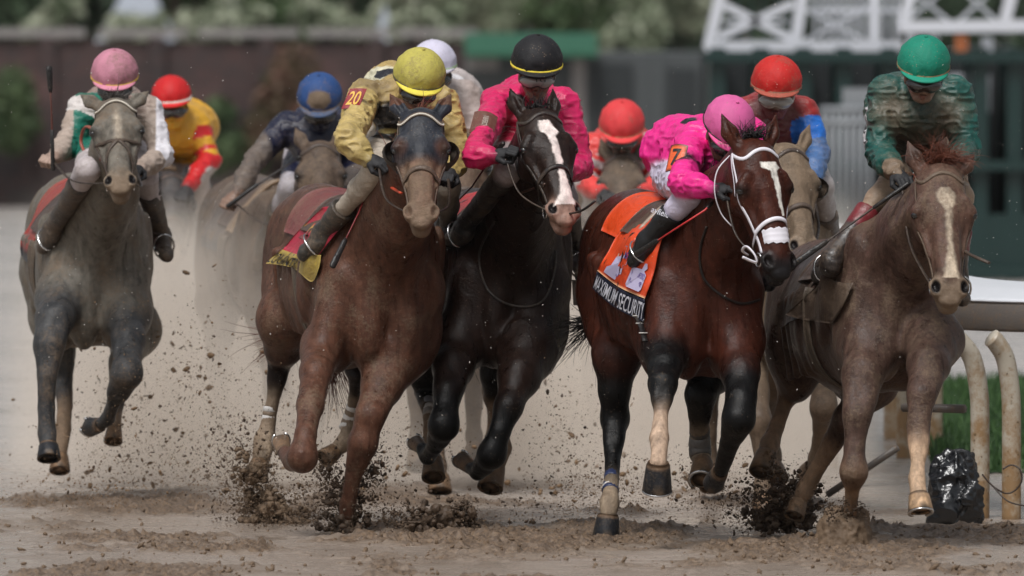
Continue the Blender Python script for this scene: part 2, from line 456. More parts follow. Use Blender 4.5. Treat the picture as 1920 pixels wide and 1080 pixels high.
def strap(mb, H, T, pts, wd=.010, c=(.03, .02, .015, .3), off=.004, n=4, flat=.28, axis_y=-.03, fan=1):
    dense = catmull([np.array([a, z]) for a, z in pts], n); W = []; U = []
    for a, z in dense:
        o = H.w(0, axis_y, z); dv = nrm(H.X * math.sin(R(a)) + H.Y * math.cos(R(a)))
        hit = T.ray_cast(Vector(o + dv * .35), Vector(-dv), .6)
        q = np.array(hit[0]) if hit[0] is not None else o + dv * .08
        W.append(q + dv * off); U.append(dv)
    for _ in range(2):
        W = [W[0]] + [(W[i - 1] + 2 * W[i] + W[i + 1]) / 4 for i in range(1, len(W) - 1)] + [W[-1]]
    mb.tube(W, wd, 6, c, flat=flat, up=U)
    return W
def ring(mb, c, nrm_, r, rr, col=(.6, .6, .6, 0), n=14, arc=1.0, a0=0):
    nn = nrm(nrm_); u = nrm(np.cross(nn, [0.1, .2, 1])); v = np.cross(nn, u)
    mb.tube([c + r * (u * math.cos(a0 + 2 * math.pi * arc * i / n) + v * math.sin(a0 + 2 * math.pi * arc * i / n)) for i in range(n + 1)], rr, 5, col)
def hoof(parent, A, B, wpx, d, mat, toe=None, shoe=False, col=(.1, .1, .1, 0), flare=1.25):
    """A coronet, B middle of the sole"""
    r = M(wpx / 2, d); ax = nrm(B - A); L = np.linalg.norm(B - A)
    t = np.array([0, -1, 0]) if toe is None else np.asarray(toe, float); t = nrm(t - ax * t.dot(ax)); s = np.cross(ax, t)
    mb = MB(); n = 20; rings = []
    for u, f, sh in ((-.12, .70, -.04), (0, .80, -.03), (.12, .83, 0), (.55, .92, .05), (.96, 1.0, .10), (1.0, .97, .10), (1.0, .80, .08)):
        rings.append([A + ax * L * u + (s * math.cos(a) * r * f + t * ((math.sin(a) * (1.08 if math.sin(a) > 0 else .85)) * r * f + sh * r))
                      for a in [2 * math.pi * i / n for i in range(n)]])
    rings.append([A + ax * (L - .012) + (s * math.cos(a) + t * math.sin(a)) * r * .7 for a in [2 * math.pi * i / n for i in range(n)]])
    V = [v for q in rings for v in q]; F = []
    for i in range(len(rings) - 1):
        for j in range(n): F.append((i * n + j, i * n + (j + 1) % n, (i + 1) * n + (j + 1) % n, (i + 1) * n + j))
    F.append(tuple(range(n))); F.append(tuple((len(rings) - 1) * n + j for j in range(n))[::-1])
    base = {'dark_hoof': (.020, .021, .024), 'muddy_hoof': (.17, .105, .062), 'pale_hoof': (.38, .25, .15)}[mat.name]
    cc = []
    for i in range(len(rings)):
        for j in range(n):
            st = .75 + .5 * ((j * 7919) % 13) / 13; tip = (.10, .075, .055) if (i >= 4 and (j * 31) % 5 < 2) else base
            hem = (.13, .085, .055) if i <= 1 else tip
            cc.append((*[x * st for x in hem], .42))
    mb.add(V, F, col); mb.C = cc; h = mb.build('hoof', MAT['coat'], parent)
    if shoe:
        m2 = MB(); pts = [A + ax * (L + .004) + s * math.cos(a) * r * .92 + t * (math.sin(a) * r * .98 + .08 * r) for a in [R(-55 + 290 * i / 16) for i in range(17)]]
        m2.tube(pts, .010, 4, (.35, .35, .36, .2), flat=.5, up=ax); m2.build('shoe', MAT['metal'], h)
    return h
def hairs(mb, roots, dirs, L, r=.003, sag=.3, curl=.15, seg=6, c=(.02, .015, .012, 0), swirl=None):
    for rt, dv in zip(roots, dirs):
        p = np.asarray(rt, float); d = nrm(dv); l = L * (.6 + .6 * RNG.random()); pts = [p]
        w = RNG.normal(size=3) * curl
        for i in range(seg):
            d = nrm(d + np.array([0, 0, -sag / seg]) + w * .35 + RNG.normal(size=3) * curl * .25)
            p = p + d * l / seg; pts.append(p)
        mb.tube(pts, [r * (1 - .85 * i / seg) for i in range(seg + 1)], 3, c, cap=False)

def horse(label, d, yaw, cx, head, fore=(), hind=(), hooves=(), pal=None, dz=0.0, pitch=0.0, group='racehorses', h=.012,
          blaze=None, neck=None, tail=None, sc=1.0, mirror=False, wid=1.0, roll=0.0, finehead=.0062, painted=None, chest_dx=0.0, nk=1.0, cw=1.0):
    a = R(yaw); fx = np.array([math.sin(a), -math.cos(a), 0]); rt = np.array([math.cos(a), math.sin(a), 0])
    O = P(cx, 700, d); O[2] = 0
    def L(x, t, z): return O + rt * x * wid - fx * t * sc + np.array([0, 0, z * 1.0 + dz + t * pitch])
    base = O - fx * .7
    root = empty('racehorse', base, label, 'horse', group)
    up = np.array([0, 0, 1.]); bodyrot = np.array([rt, -fx, up])
    p = []
    EL = lambda c, r, k=.07, col=0, ry=0, neg=False: p.append(ell(L(*c), np.array(r) * [wid, sc, 1], bodyrot if not ry else np.array([rt, -fx * math.cos(R(ry)) + up * math.sin(R(ry)), up * math.cos(R(ry)) + fx * math.sin(R(ry))]), k, col, neg))
    EL((0, .36, 1.10), (.235 * cw, .40, .35), .1); EL((0, .78, 1.12), (.295, .52, .345), .12)
    EL((0, 1.15, 1.30), (.235, .42, .25), .1); EL((0, 1.38, 1.30), (.215, .26, .24), .1)
    for s in (-1, 1):
        EL((s * .13, 1.40, 1.13), (.135, .22, .33), .06, ry=-10)
        EL((s * .165 * cw, .20, 1.16), (.085, .15, .34), .05, ry=20)
        EL((s * .155 * cw, .12, 1.02), (.10, .13, .27), .06)
        EL((s * .072 * cw, .00, 1.00), (.090, .12, .235), .020)
        EL((s * .10 * cw, .30, .88), (.09, .16, .13), .05)
    EL((0, .08, 1.18), (.19 * cw, .17, .27), .08)
    for s in (-1, 1): EL((s * .12 * cw, .26, 1.27), (.09, .17, .26), .09, ry=25)
    for s in (-1, 1):
        EL((s * .235 * cw, .30, 1.20), (.045, .10, .26), .035, ry=28)
        p.append(cone(L(s * .165 * cw, -.015, 1.24), L(s * .03, -.06, .90), .012, .018, .05, 0))
        for t_ in range(5): p.append(cone(L(s * .275, .62 + .12 * t_, 1.24), L(s * .22, .66 + .12 * t_, .90), .028, .022, .05))
    p.append(dict(cone(L(0, -.165, 1.18), L(0, -.14, .80), .040, .045, .05, 0), neg=True))
    p.append(cone(L(0, .42, 1.45), L(0, .85, 1.40), .09, .09, .09))
    hp = P(*head['poll']); hm = P(*head['muz'])
    H = Head(hp, hm, head.get('yaw', yaw), k=head.get('k', np.linalg.norm(hp - hm) / .61))
    # neck: deep, flat from side to side
    nb = L(0, .22, 1.22); nn = H.w(0, -.12, -.06); n2 = H.w(0, -.10, -.03)
    mid = (nb * .5 + nn * .5) + np.array([0, .05, .0]) if neck is None else P(*neck)
    sq = (rt, .68)
    p.append(cone(L(0, .30, 1.20), mid, .29 * nk, .20 * nk, .09, 0, sq)); p.append(cone(mid, nn, .195 * nk, .135, .07, 0, sq))
    p.append(cone(L(0, .06, 1.16), H.w(0, -.17, -.13), .085, .05, .07))     # windpipe
    for s in (-1, 1): p.append(cone(L(s * .13, .16, 1.22), H.w(s * .055, -.14, -.10), .07, .035, .05))
    p += head_prims(H, head.get('ears', ((-.25, .1, 1, .17), (.25, .1, 1, .17))))
    nl = []
    if isinstance(fore, int): fore, hind, hv = autolegs(L, fore); hooves = [(a, b, w_, 'hoofmud') for a, b, w_ in hv]
    for legs, at, r0 in ((fore, (.15, .12, .95), .115), (hind, (.13, 1.33, 1.05), .15)):
        for s, lg in legs:
            pts = [(np.asarray(q[0], float), q[1] / 2, q[2] if len(q) > 2 else 0) if hasattr(q[0], '__len__') else (P(q[0], q[1], q[2]), M(q[3] / 2, q[2]), q[4] if len(q) > 4 else 0) for q in lg]
            if at[1] < .5 and len(pts) > 3:
                pts[0] = (pts[0][0] + [0, .13, 0], pts[0][1] * .97, 0); pts[1] = (pts[1][0] + [0, .05, 0],) + pts[1][1:]
            A = L(s * at[0], at[1], at[2]); p.append(cone(A, pts[0][0], r0, pts[0][1], .07, pts[0][2]))
            if at[1] < .5: p.append(cone(L(s * .14 * cw, .06, 1.16), pts[0][0] * .6 + pts[1][0] * .4 + [0, -.01, 0], .095 * cw, pts[1][1] * .9, .045, pts[0][2]))
            for i in range(len(pts) - 1):
                (a0, ra, c0), (b0, rb, c1) = pts[i], pts[i + 1]
                p.append(cone(a0, b0, ra, rb, (.018 if ra < .055 else .05) if i else .06, c1))
                ln = b0 - a0; side = nrm(np.cross(ln, [0, 1, 0])) if abs(ln[2]) > .01 else rt
                if .035 < ra < .095 and rb > .03:      # forearm and gaskin: a belly of muscle on the outside, one on the inside
                    m_ = a0 * .62 + b0 * .38; ro = np.array([nrm(np.cross(side, ln)), side, nrm(ln)]); Lh = np.linalg.norm(ln)
                    for k_, q_ in ((.34, .58), (-.38, .52)): p.append(ell(m_ + side * ra * k_ + np.array([0, -ra * .25, 0]), (ra * .62, ra * q_, max(Lh * .62, ra)), ro, .012, c1))
                if ra < .045:                          # tendon behind the bone
                    p.append(cone(a0 + np.array([0, ra * .75, 0]), b0 + np.array([0, rb * .75, 0]), ra * .55, rb * .55, .008, c1))
            nl.append(pts)
    pal = {0: (.1, .03, .015, .3), 1: (.012, .01, .01, .2), 2: (.02, .02, .02, .3), 3: (.6, .55, .5, .2), 4: (.2, .13, .08, .8), 9: (.01, .008, .008, .1), **(pal or {})}
    hl = np.min([H.w(x, y, z) for x in (-.17, .17) for y in (-.2, .09) for z in (-.67, .22)], 0)
    hh = np.max([H.w(x, y, z) for x in (-.17, .17) for y in (-.2, .09) for z in (-.67, .22)], 0)
    V, Q, C = skin(p, pal, h, (hl, hh, finehead) if finehead else None)
    V = relax(V, Q, 2)
    N = vnormals(V, Q)
    # flesh is not smooth: slight muscle and wrinkle relief, on the trunk only
    hz = H.loc(V); onhead = (hz[:, 2] > -.66) & (hz[:, 2] < .2) & (np.abs(hz[:, 1] + .05) < .2) & (np.abs(hz[:, 0]) < .18)
    rdg = 1 - np.abs(2 * vnoise(V * [1, 1, .45], 9, 17) - 1)
    am = (fbm(V * [1, 1, .6], 6, 3, 3) - .5) * .024 + (rdg ** 3 - .25) * .0055 
    V = V + N * (am * np.where(onhead, .12, 1.0) * np.clip((V[:, 2] - .55) * 2.4, .12, 1))[:, None]
    # dark nostrils
    for s in (-1, 1):
        dd = np.linalg.norm((hz - np.array([s * .050, .022, -.532])) / [.017, .024, .028], axis=1)
        f = np.clip(1.25 - dd, 0, 1)[:, None]; f = np.clip(f * 3, 0, 1); C = C * (1 - f) + np.array([.006, .004, .004, .0]) * f
    for s in (-1, 1):
        f = np.clip(1.5 - np.linalg.norm((hz - np.array([s * .105, .004, -.206])) / [.036, .036, .030], axis=1), 0, 1)[:, None] * .9; C = C * (1 - f) + np.array([.010, .008, .007, .05]) * f
    if blaze is not None:
        poly, colr, soft = blaze
        e = (fbm(V, 60, 5, 2) - .5) * .012
        f = np.zeros(len(V))
        for (z0, x0, w0), (z1, x1, w1) in zip(poly[:-1], poly[1:]):
            t = np.clip((hz[:, 2] - z0) / (z1 - z0 + 1e-9), 0, 1); inside = (hz[:, 2] - z0) * (hz[:, 2] - z1) <= 0
            xx = x0 + (x1 - x0) * t; ww = w0 + (w1 - w0) * t
            g = np.clip((ww - np.abs(hz[:, 0] - xx) + e) / soft + .5, 0, 1) * inside * (hz[:, 1] > -.06)
            f = np.maximum(f, g)
        f = f[:, None]; C = C * (1 - f) + np.array(colr) * f
    if painted: C = painted(V, C, hz, N)
    body = mesh_obj('body', V, Q, MAT['coat'], root, cols=C)
    T = bvh(V, Q)
    for s in (-1, 1):
        c = H.w(s * .103, .005, -.206); V2, F2 = ICO[2]
        mesh_obj('eye', V2 * .0195 * H.k + c, F2, MAT['eye'], root)
    for hf in hooves:
        if hasattr(hf[0][0], '__len__') or isinstance(hf[0], np.ndarray):
            hoof(root, hf[0], hf[1], hf[2] * FPX / d, d, MAT[hf[3]]); continue
        hoof(root, P(*hf[0]), P(*hf[1]), hf[2], hf[0][2], MAT[hf[3]], *hf[4:])
    return dict(root=root, H=H, T=T, L=L, O=O, rt=rt, fx=fx, V=V, Q=Q, d=d)
def bridle(hs, c=(.03, .02, .016, .35), wd=.009, mat='leather', nose=-.37, browdots=False, rings=True, shadow=None, figure8=False, face=True, blink=None):
    wd = wd * (1.35 if mat != 'whiterubber' else 1.15)
    H, T, root = hs['H'], hs['T'], hs['root']; m = MB()
    if face:
        strap(m, H, T, [(-95, -.03), (-60, -.07), (-30, -.045), (0, -.035), (30, -.045), (60, -.07), (95, -.03)], wd, c)
        for s in (-1, 1):
            strap(m, H, T, [(s * 98, -.02), (s * 96, -.12), (s * 90, -.22), (s * 86, -.32), (s * 82, -.42), (s * 80, -.48)], wd, c)
            strap(m, H, T, [(s * 104, -.02), (s * 112, -.12), (s * 120, -.2)], wd * .8, c)
    if figure8:
        for s in (-1, 1):
            strap(m, H, T, [(s * 88, -.26), (s * 50, -.285), (s * 15, -.30), (0, -.31)], wd * .9, c)
            strap(m, H, T, [(0, -.30), (s * 30, -.345), (s * 62, -.40), (s * 88, -.45), (s * 120, -.50)], wd, c, off=.006)
    elif nose > -1:
        strap(m, H, T, [(-150, nose - .05), (-100, nose - .035), (-65, nose - .01), (-30, nose + .01), (0, nose + .018), (30, nose + .01), (65, nose - .01), (100, nose - .035), (150, nose - .05)], wd * 1.15, c, off=.006)
    b = m.build('bridle', MAT[mat], root)
    if browdots:
        m = MB()
        W = strap(MB(), H, T, [(-90, -.045), (-60, -.075), (-30, -.05), (0, -.038), (30, -.05), (60, -.075), (90, -.045)], wd, c, n=7)
        for i, q in enumerate(W):
            V2, F2 = ICO[1]; m.add(V2 * .0062 + q + H.Y * .004, F2, (.62, .58, .5, .1))
        m.build('browband', MAT['silk'], b)
    rp = {}
    for s in (-1, 1):
        m = MB()
        o = H.w(0, -.03, -.50); dv = nrm(H.X * s + H.Y * -.05)
        hit = T.ray_cast(Vector(o + dv * .3), Vector(-dv), .5); q = np.array(hit[0]) if hit[0] is not None else H.w(s * .06, -.03, -.5)
        q = q + dv * .012; rp[s] = q; ring(m, q - H.Y * .015, dv, .030 * H.k, .0045); m.build('bit_ring', MAT['metal'], b)
    if blink:
        for s in (-1, 1):
            m = MB(); n = 9; V = []; F = []
            for i in range(n):
                th = R(-95 + 190 * i / (n - 1))
                for j in range(5):
                    u = j / 4
                    # cup standing off behind the eye, open to the front
                    y = -.055 + .075 * u - .02 * abs(math.sin(th)); z = -.205 + math.sin(th) * .058
                    x = s * (.095 + .052 * math.cos(th) * (.35 + .65 * math.sin(u * 2.2)))
                    V.append(H.w(x, y, z))
            for i in range(n - 1):
                for j in range(4): F.append((i * 5 + j, i * 5 + j + 1, (i + 1) * 5 + j + 1, (i + 1) * 5 + j))
            k = len(V); V2 = [v + (H.X * s * .006) for v in V]; F += [tuple(i + k for i in f[::-1]) for f in F]
            m.add(V + V2, F, blink); m.build('blinker', MAT['silk'], b)
    hs['bit'] = rp; hs['bridle'] = b
    return b
def rein(hs, pts, r=.007, c=(.03, .02, .016, .3), mat='leather', flat=.6, name='rein'):
    m = MB(); m.tube(catmull([np.asarray(q, float) if len(q) == 3 and not isinstance(q, tuple) else P(*q) for q in pts], 6), r, 6, c, flat=flat)
    return m.build(name, MAT[mat], hs['root'])
def band(hs, segs, parent=None, name='leg_wrap', mat='silk', seg=6):
    """segs: list of (px,py,d,diam,colour) rings down a leg -> striped wrap"""
    m = MB()
    for i in range(len(segs) - 1):
        a, b = segs[i], segs[i + 1]
        A, B = P(*a[:3]), P(*b[:3]); ra, rb = M(a[3] / 2, a[2]), M(b[3] / 2, b[2])
        m.tube([A, A * .85 + B * .15, A * .15 + B * .85, B], [ra * .97, ra * 1.04, rb * 1.04, rb * .97], 14, a[4])
    return m.build(name, MAT[mat], parent or hs['root'])
def drape(hs, rows, nu=16, nv=16, off=.010, wave=0.0, fallback=None, back=False):
    """rows of picture points dropped on the horse's own surface; returns grid of points"""
    T = hs['T']; cam0 = np.array([0, 0, CAMZ]); G = []
    rr = [catmull([np.array(q, float) for q in row], max(1, nu // (len(row) - 1))) for row in rows]
    n = min(len(r) for r in rr); cols = [catmull([r[i] for r in rr], max(1, nv // (len(rows) - 1))) for i in range(n)]
    for c in cols:
        g = []
        for q in c:
            tgt = P(q[0], q[1], hs['d']); dv = nrm(tgt - cam0); hit = T.ray_cast(Vector(cam0 + dv * 50), Vector(dv), 30)
            g.append((q, np.array(hit[0]) - dv * off if hit[0] is not None else None, dv))
        G.append(g)
    dl = np.array([[np.nan if g[1] is None else g[1][1] for g in col] for col in G])
    for _ in range(60):
        nan = np.isnan(dl)
        if not nan.any(): break
        pad = np.pad(dl, 1, constant_values=np.nan); st = np.stack([pad[:-2, 1:-1], pad[2:, 1:-1], pad[1:-1, :-2], pad[1:-1, 2:]])
        with np.errstate(all='ignore'):
            import warnings; warnings.simplefilter('ignore'); av = np.nanmean(st, 0)
        dl = np.where(nan, av, dl)
    dl = np.where(np.isnan(dl), fallback or hs['d'] + .5, dl)
    for _ in range(3):
        pad = np.pad(dl, 1, mode='edge'); dl2 = (pad[:-2, 1:-1] + pad[2:, 1:-1] + pad[1:-1, :-2] + pad[1:-1, 2:] + 2 * dl) / 6; dl = np.minimum(dl, dl2)
    return np.array([[P(G[i][j][0][0], G[i][j][0][1], dl[i, j]) for j in range(len(G[0]))] for i in range(len(G))])
def cloth(parent, G, name, mat, colf, thick=.006, wave=.0):
    nu, nv, _ = G.shape; V = G.reshape(-1, 3).copy()
    if wave: V[:, 1] -= (fbm(V, 11, 21, 2) - .3) * wave
    F = [(i * nv + j, i * nv + j + 1, (i + 1) * nv + j + 1, (i + 1) * nv + j) for i in range(nu - 1) for j in range(nv - 1)]
    k = len(V); V2 = V + np.array([0, thick, 0]); F2 = [tuple(x + k for x in f[::-1]) for f in F]
    C = [colf(i / (nu - 1), j / (nv - 1)) for i in range(nu) for j in range(nv)]
    ed = [i * nv for i in range(nu)] ; F3 = []
    for i in range(nu - 1):
        for j in (0, nv - 1): F3.append((i * nv + j, (i + 1) * nv + j, (i + 1) * nv + j + k, i * nv + j + k))
    for j in range(nv - 1):
        for i in (0, nu - 1): F3.append((i * nv + j, i * nv + j + 1, i * nv + j + 1 + k, i * nv + j + k))
    return mesh_obj(name, np.concatenate([V, V2]), F + F2 + F3, MAT[mat] if isinstance(mat, str) else mat, parent, cols=C + C)
_tc = {}
def text_flat(s, font_shear=0):
    key = (s, font_shear)
    if key in _tc: return _tc[key]
    cu = bpy.data.curves.new('t', 'FONT'); cu.body = s; cu.shear = font_shear; cu.offset = .012; cu.resolution_u = 3
    ob = bpy.data.objects.new('t', cu); COL.objects.link(ob); bpy.context.view_layer.update()
    me = bpy.data.meshes.new_from_object(ob.evaluated_get(bpy.context.evaluated_depsgraph_get()))
    bm = bmesh.new(); bm.from_mesh(me); bmesh.ops.triangulate(bm, faces=bm.faces); bmesh.ops.subdivide_edges(bm, edges=[e for e in bm.edges if e.calc_length() > .25], cuts=1, use_grid_fill=False)
    V = np.array([v.co[:] for v in bm.verts]); F = [tuple(v.index for v in f.verts) for f in bm.faces]; bm.free()
    bpy.data.objects.remove(ob); bpy.data.curves.remove(cu); bpy.data.meshes.remove(me)
    V[:, 0] -= V[:, 0].min(); V[:, 1] -= V[:, 1].min(); V[:, 0] /= V[:, 0].max(); V[:, 1] /= max(V[:, 1].max(), 1e-6)
    _tc[key] = (V, F); return V, F
def lettering(parent, s, fn, name, mat, shear=0):
    """fn(u,v) -> place of a point of the lettering block"""
    V, F = text_flat(s, shear)
    return mesh_obj(name, [fn(a, b) for a, b, _ in V], F, mat, parent, smooth=False)
def quadfn(bl, br, tl, tr, lift=.004):
    bl, br, tl, tr = [np.asarray(q, float) for q in (bl, br, tl, tr)]
    n = nrm(np.cross(br - bl, tl - bl)); n = n if n[1] < 0 else -n
    return lambda u, v: (bl * (1 - u) + br * u) * (1 - v) + (tl * (1 - u) + tr * u) * v + n * lift
def gridfn(G, u0, u1, v0, v1, lift=.004, slant=0):
    nu, nv, _ = G.shape
    def f(a, b):
        u = np.clip(u0 + (u1 - u0) * a + slant * b, 0, 1) * (nu - 1); v = np.clip(v0 + (v1 - v0) * b, 0, 1) * (nv - 1)
        i, j = min(int(u), nu - 2), min(int(v), nv - 2); s, t = u - i, v - j
        return G[i, j] * (1 - s) * (1 - t) + G[i + 1, j] * s * (1 - t) + G[i, j + 1] * (1 - s) * t + G[i + 1, j + 1] * s * t + np.array([0, -lift, 0])
    return f

def autolegs(L, s):
    """a gallop stride in the horse's own frame for the horses further back; s shifts the phase"""
    F = lambda side, q: (side, [(L(side * x, t, z), dm, c) for x, t, z, dm, c in q])
    if s == 0:
        fore = [F(-1, [(.17, .05, .85, .17, 0), (.16, -.10, .62, .12, 0), (.15, -.12, .50, .12, 1), (.15, .02, .34, .06, 1), (.15, .10, .22, .08, 1), (.15, .18, .17, .06, 1)]),
                F(1, [(.16, .08, .85, .17, 0), (.15, .10, .60, .12, 0), (.14, .10, .47, .11, 1), (.13, .14, .22, .06, 1), (.13, .16, .12, .085, 1), (.13, .12, .07, .065, 1)])]
        hind = [F(-1, [(.17, 1.25, .85, .24, 0), (.16, 1.30, .68, .15, 0), (.15, 1.42, .52, .11, 1), (.14, 1.30, .28, .07, 1), (.14, 1.25, .18, .09, 1), (.14, 1.2, .12, .07, 1)]),
                F(1, [(.17, 1.20, .85, .24, 0), (.16, 1.05, .68, .15, 0), (.15, 1.15, .50, .11, 1), (.14, .95, .30, .07, 1), (.14, .88, .22, .09, 1), (.14, .82, .17, .07, 1)])]
        hv = [(L(-.15, .18, .18), L(-.15, .28, .15), .12), (L(.13, .12, .08), L(.13, .08, .0), .13), (L(-.14, 1.2, .10), L(-.14, 1.14, .02), .13), (L(.14, .82, .16), L(.14, .76, .09), .13)]
    else:
        fore = [F(1, [(.17, .0, .85, .17, 0), (.16, -.2, .66, .12, 0), (.15, -.25, .55, .12, 1), (.15, -.10, .38, .06, 1), (.15, -.02, .28, .08, 1), (.15, .06, .22, .06, 1)]),
                F(-1, [(.16, .08, .85, .17, 0), (.15, -.02, .60, .12, 0), (.14, -.06, .47, .11, 1), (.13, -.08, .24, .06, 1), (.13, -.1, .15, .085, 1), (.13, -.14, .10, .065, 1)])]
        hind = [F(-1, [(.17, 1.25, .85, .24, 0), (.16, 1.35, .66, .15, 0), (.15, 1.52, .50, .11, 1), (.14, 1.50, .28, .07, 1), (.14, 1.52, .16, .09, 1), (.14, 1.48, .1, .07, 1)]),
                F(1, [(.17, 1.25, .85, .24, 0), (.16, 1.25, .66, .15, 0), (.15, 1.40, .48, .11, 1), (.14, 1.28, .28, .07, 1), (.14, 1.25, .20, .09, 1), (.14, 1.2, .14, .07, 1)])]
        hv = [(L(.15, .06, .23), L(.15, .15, .20), .12), (L(-.13, -.14, .1), L(-.13, -.18, .02), .13), (L(-.14, 1.48, .1), L(-.14, 1.42, .02), .13), (L(.14, 1.2, .14), L(.14, 1.13, .08), .13)]
    return fore, hind, hv

def front_of(hs, q, r):
    """move a picture point (px,py,d) towards the camera until it lies r outside the horse"""
    if isinstance(q, np.ndarray): return q
    cam0 = np.array([0, 0, CAMZ]); dv = nrm(P(q[0], q[1], q[2]) - cam0); hit = hs['T'].ray_cast(Vector(cam0 + dv * 50), Vector(dv), 30)
    return (q[0], q[1], min(q[2], hit[0][1] - r)) if hit[0] is not None else q
def lift_grid(hs, G, off):
    cam0 = np.array([0, 0, CAMZ]); G = G.copy()
    for i in range(G.shape[0]):
        for j in range(G.shape[1]):
            dv = nrm(G[i, j] - cam0); hit = hs['T'].ray_cast(Vector(cam0 + dv * 50), Vector(dv), 30)
            if hit[0] is not None and hit[0][1] - off < G[i, j][1]: G[i, j] = cam0 + dv * ((hit[0][1] - off) / dv[1])
    return G
# ---------------------------------------------------------------- riders
def PJ(q): return P(*q) if not isinstance(q, np.ndarray) else q
def fist(parent, Wr, fdir, up, mat, col, side=1, k=1.0, name='glove', h=.0042):
    y = nrm(fdir); z = nrm(np.asarray(up, float) - y * np.dot(up, y)); x = np.cross(y, z) * side
    w = lambda a, b, c: Wr + (x * a + y * b + z * c) * k
    p = [ell(w(0, .045, 0), np.array([.040, .046, .019]) * k, np.array([x, y, z]), .015), cone(w(0, -.02, 0), w(0, .02, 0), .029 * k, .030 * k, .015)]
    for i in range(4):
        X = .031 - .0205 * i; ln = (1, 1.1, 1.04, .86)[i]; r = (.0098, .0102, .0098, .0086)[i] * k
        a, b, c, d_ = w(X, .078, .008), w(X * .98, .078 + .030 * ln, -.012), w(X * .92, .070 + .012 * ln, -.040), w(X * .9, .048, -.036)
        p += [cone(a, b, r * 1.12, r, .006), cone(b, c, r, r * .92, .005), cone(c, d_, r * .92, r * .8, .004)]
    p += [cone(w(.034, .02, -.006), w(.048, .048, -.026), .0145 * k, .012 * k, .01), cone(w(.048, .048, -.026), w(.030, .076, -.046), .0115 * k, .0095 * k, .005)]
    V, Q, C = skin(p, {0: col}, h)
    return mesh_obj(name, V, Q, mat, parent, cols=C)
def helmet(parent, c, U, Fw, wpx, d, col, brimcol, bandcol, mud=.2, paint=None, button=True, flat=.95, bandw=.0075, bandz=-.2, facet=0, mudm=MUD):
    r = M(wpx / 2, d); U = nrm(U); Fw = nrm(Fw - U * np.dot(Fw, U)); X = np.cross(U, Fw); X = -X if X[0] < 0 else X
    nth, nph = 22, 40; V = []; Cc = []; F = []
    def surf(th, ph, k=1.0):
        st = math.sin(th); q = 1 + .05 * math.cos(ph) * st
        zz = math.cos(th) * r * 1.06 * flat
        if th > math.pi / 2: zz *= 1.5
        return c + (X * math.sin(ph) * st * r + Fw * math.cos(ph) * st * r * 1.14 * q + U * zz) * k
    for i in range(nth + 1):
        for j in range(nph):
            th = R(99) * i / nth; ph = 2 * math.pi * j / nph
            v = surf(th, ph); V.append(v); Cc.append(col)
    for i in range(nth):
        for j in range(nph): F.append((i * nph + j, i * nph + (j + 1) % nph, (i + 1) * nph + (j + 1) % nph, (i + 1) * nph + j))
    V = np.array(V); ctr = V - c
    # cloth cap drawn over the shell: seams and gathers
    loc = np.stack([ctr @ X, ctr @ Fw, ctr @ U], 1) / r
    ang = np.arctan2(loc[:, 0], loc[:, 1]); seam = np.exp(-(np.sin(ang * 3) / .10) ** 2) * np.clip(1.1 - loc[:, 2], 0, 1)
    wr = (vnoise(np.stack([ang * 4, loc[:, 2] * 2, loc[:, 0]], 1), 2.2, 5) - .5) * np.clip(.9 - loc[:, 2], 0, 1)
    V = V + nrm_rows(ctr) * (wr * .015 - seam * .0040)[:, None]
    C = np.array(Cc, float)
    if paint: C = paint(loc, C)
    m = body_mat('cap_silk', rough=.62, bump=.5, bscale=60, spec=.3, mudcol=mudm, var=.08) if 'cap' not in MAT else MAT['cap']
    MAT['cap'] = m
    hm = mesh_obj('helmet', V, F, m, parent, cols=C)
    mb = MB()
    zb = bandz
    for lst, rad, cc, nm in ((( -180, 180), bandw, bandcol, 'cap_band'),):
        pts = []
        for j in range(41):
            ph = 2 * math.pi * j / 40; th = math.acos(max(-1, min(1, zb + .08 * math.cos(ph) * -1)))
            v = surf(min(th, R(97)), ph, 1.015); pts.append(v)
        mb.tube(pts, rad, 6, cc, flat=.35, up=[nrm(q - c) for q in pts])
    mb.build('cap_band', m, hm)
    # peak
    n = 21; V = []; F = []
    for j in range(n):
        ph = R(-68 + 136 * j / (n - 1)); e = math.cos(ph * 90 / 68) ** .6 if abs(ph) < R(67.9) else 0
        for k in range(4):
            t = k / 3; b0 = surf(R(96), ph, 1.0)
            V.append(b0 + (Fw * .92 - U * .22) * (.028 * e * t) + nrm(b0 - c) * .012 * t * e - U * .004 * t)
    k0 = len(V)
    for j in range(n):
        for k in range(4): V.append(V[j * 4 + k] - U * .006)
    for j in range(n - 1):
        for k in range(3):
            F.append((j * 4 + k, j * 4 + k + 1, (j + 1) * 4 + k + 1, (j + 1) * 4 + k)); F.append(tuple(x + k0 for x in F[-1][::-1]))
        F.append((j * 4 + 3, j * 4 + 3 + k0, (j + 1) * 4 + 3 + k0, (j + 1) * 4 + 3))
    mesh_obj('peak', V, F, m, hm, cols=[brimcol] * len(V))
    if button:
        V2, F2 = ICO[1]; mesh_obj('button', (V2 * [.011, .011, .006]) + surf(0, 0) , F2, m, hm, cols=[col] * len(V2))
    return hm
def nrm_rows(A): return A / (np.linalg.norm(A, axis=1)[:, None] + 1e-9)
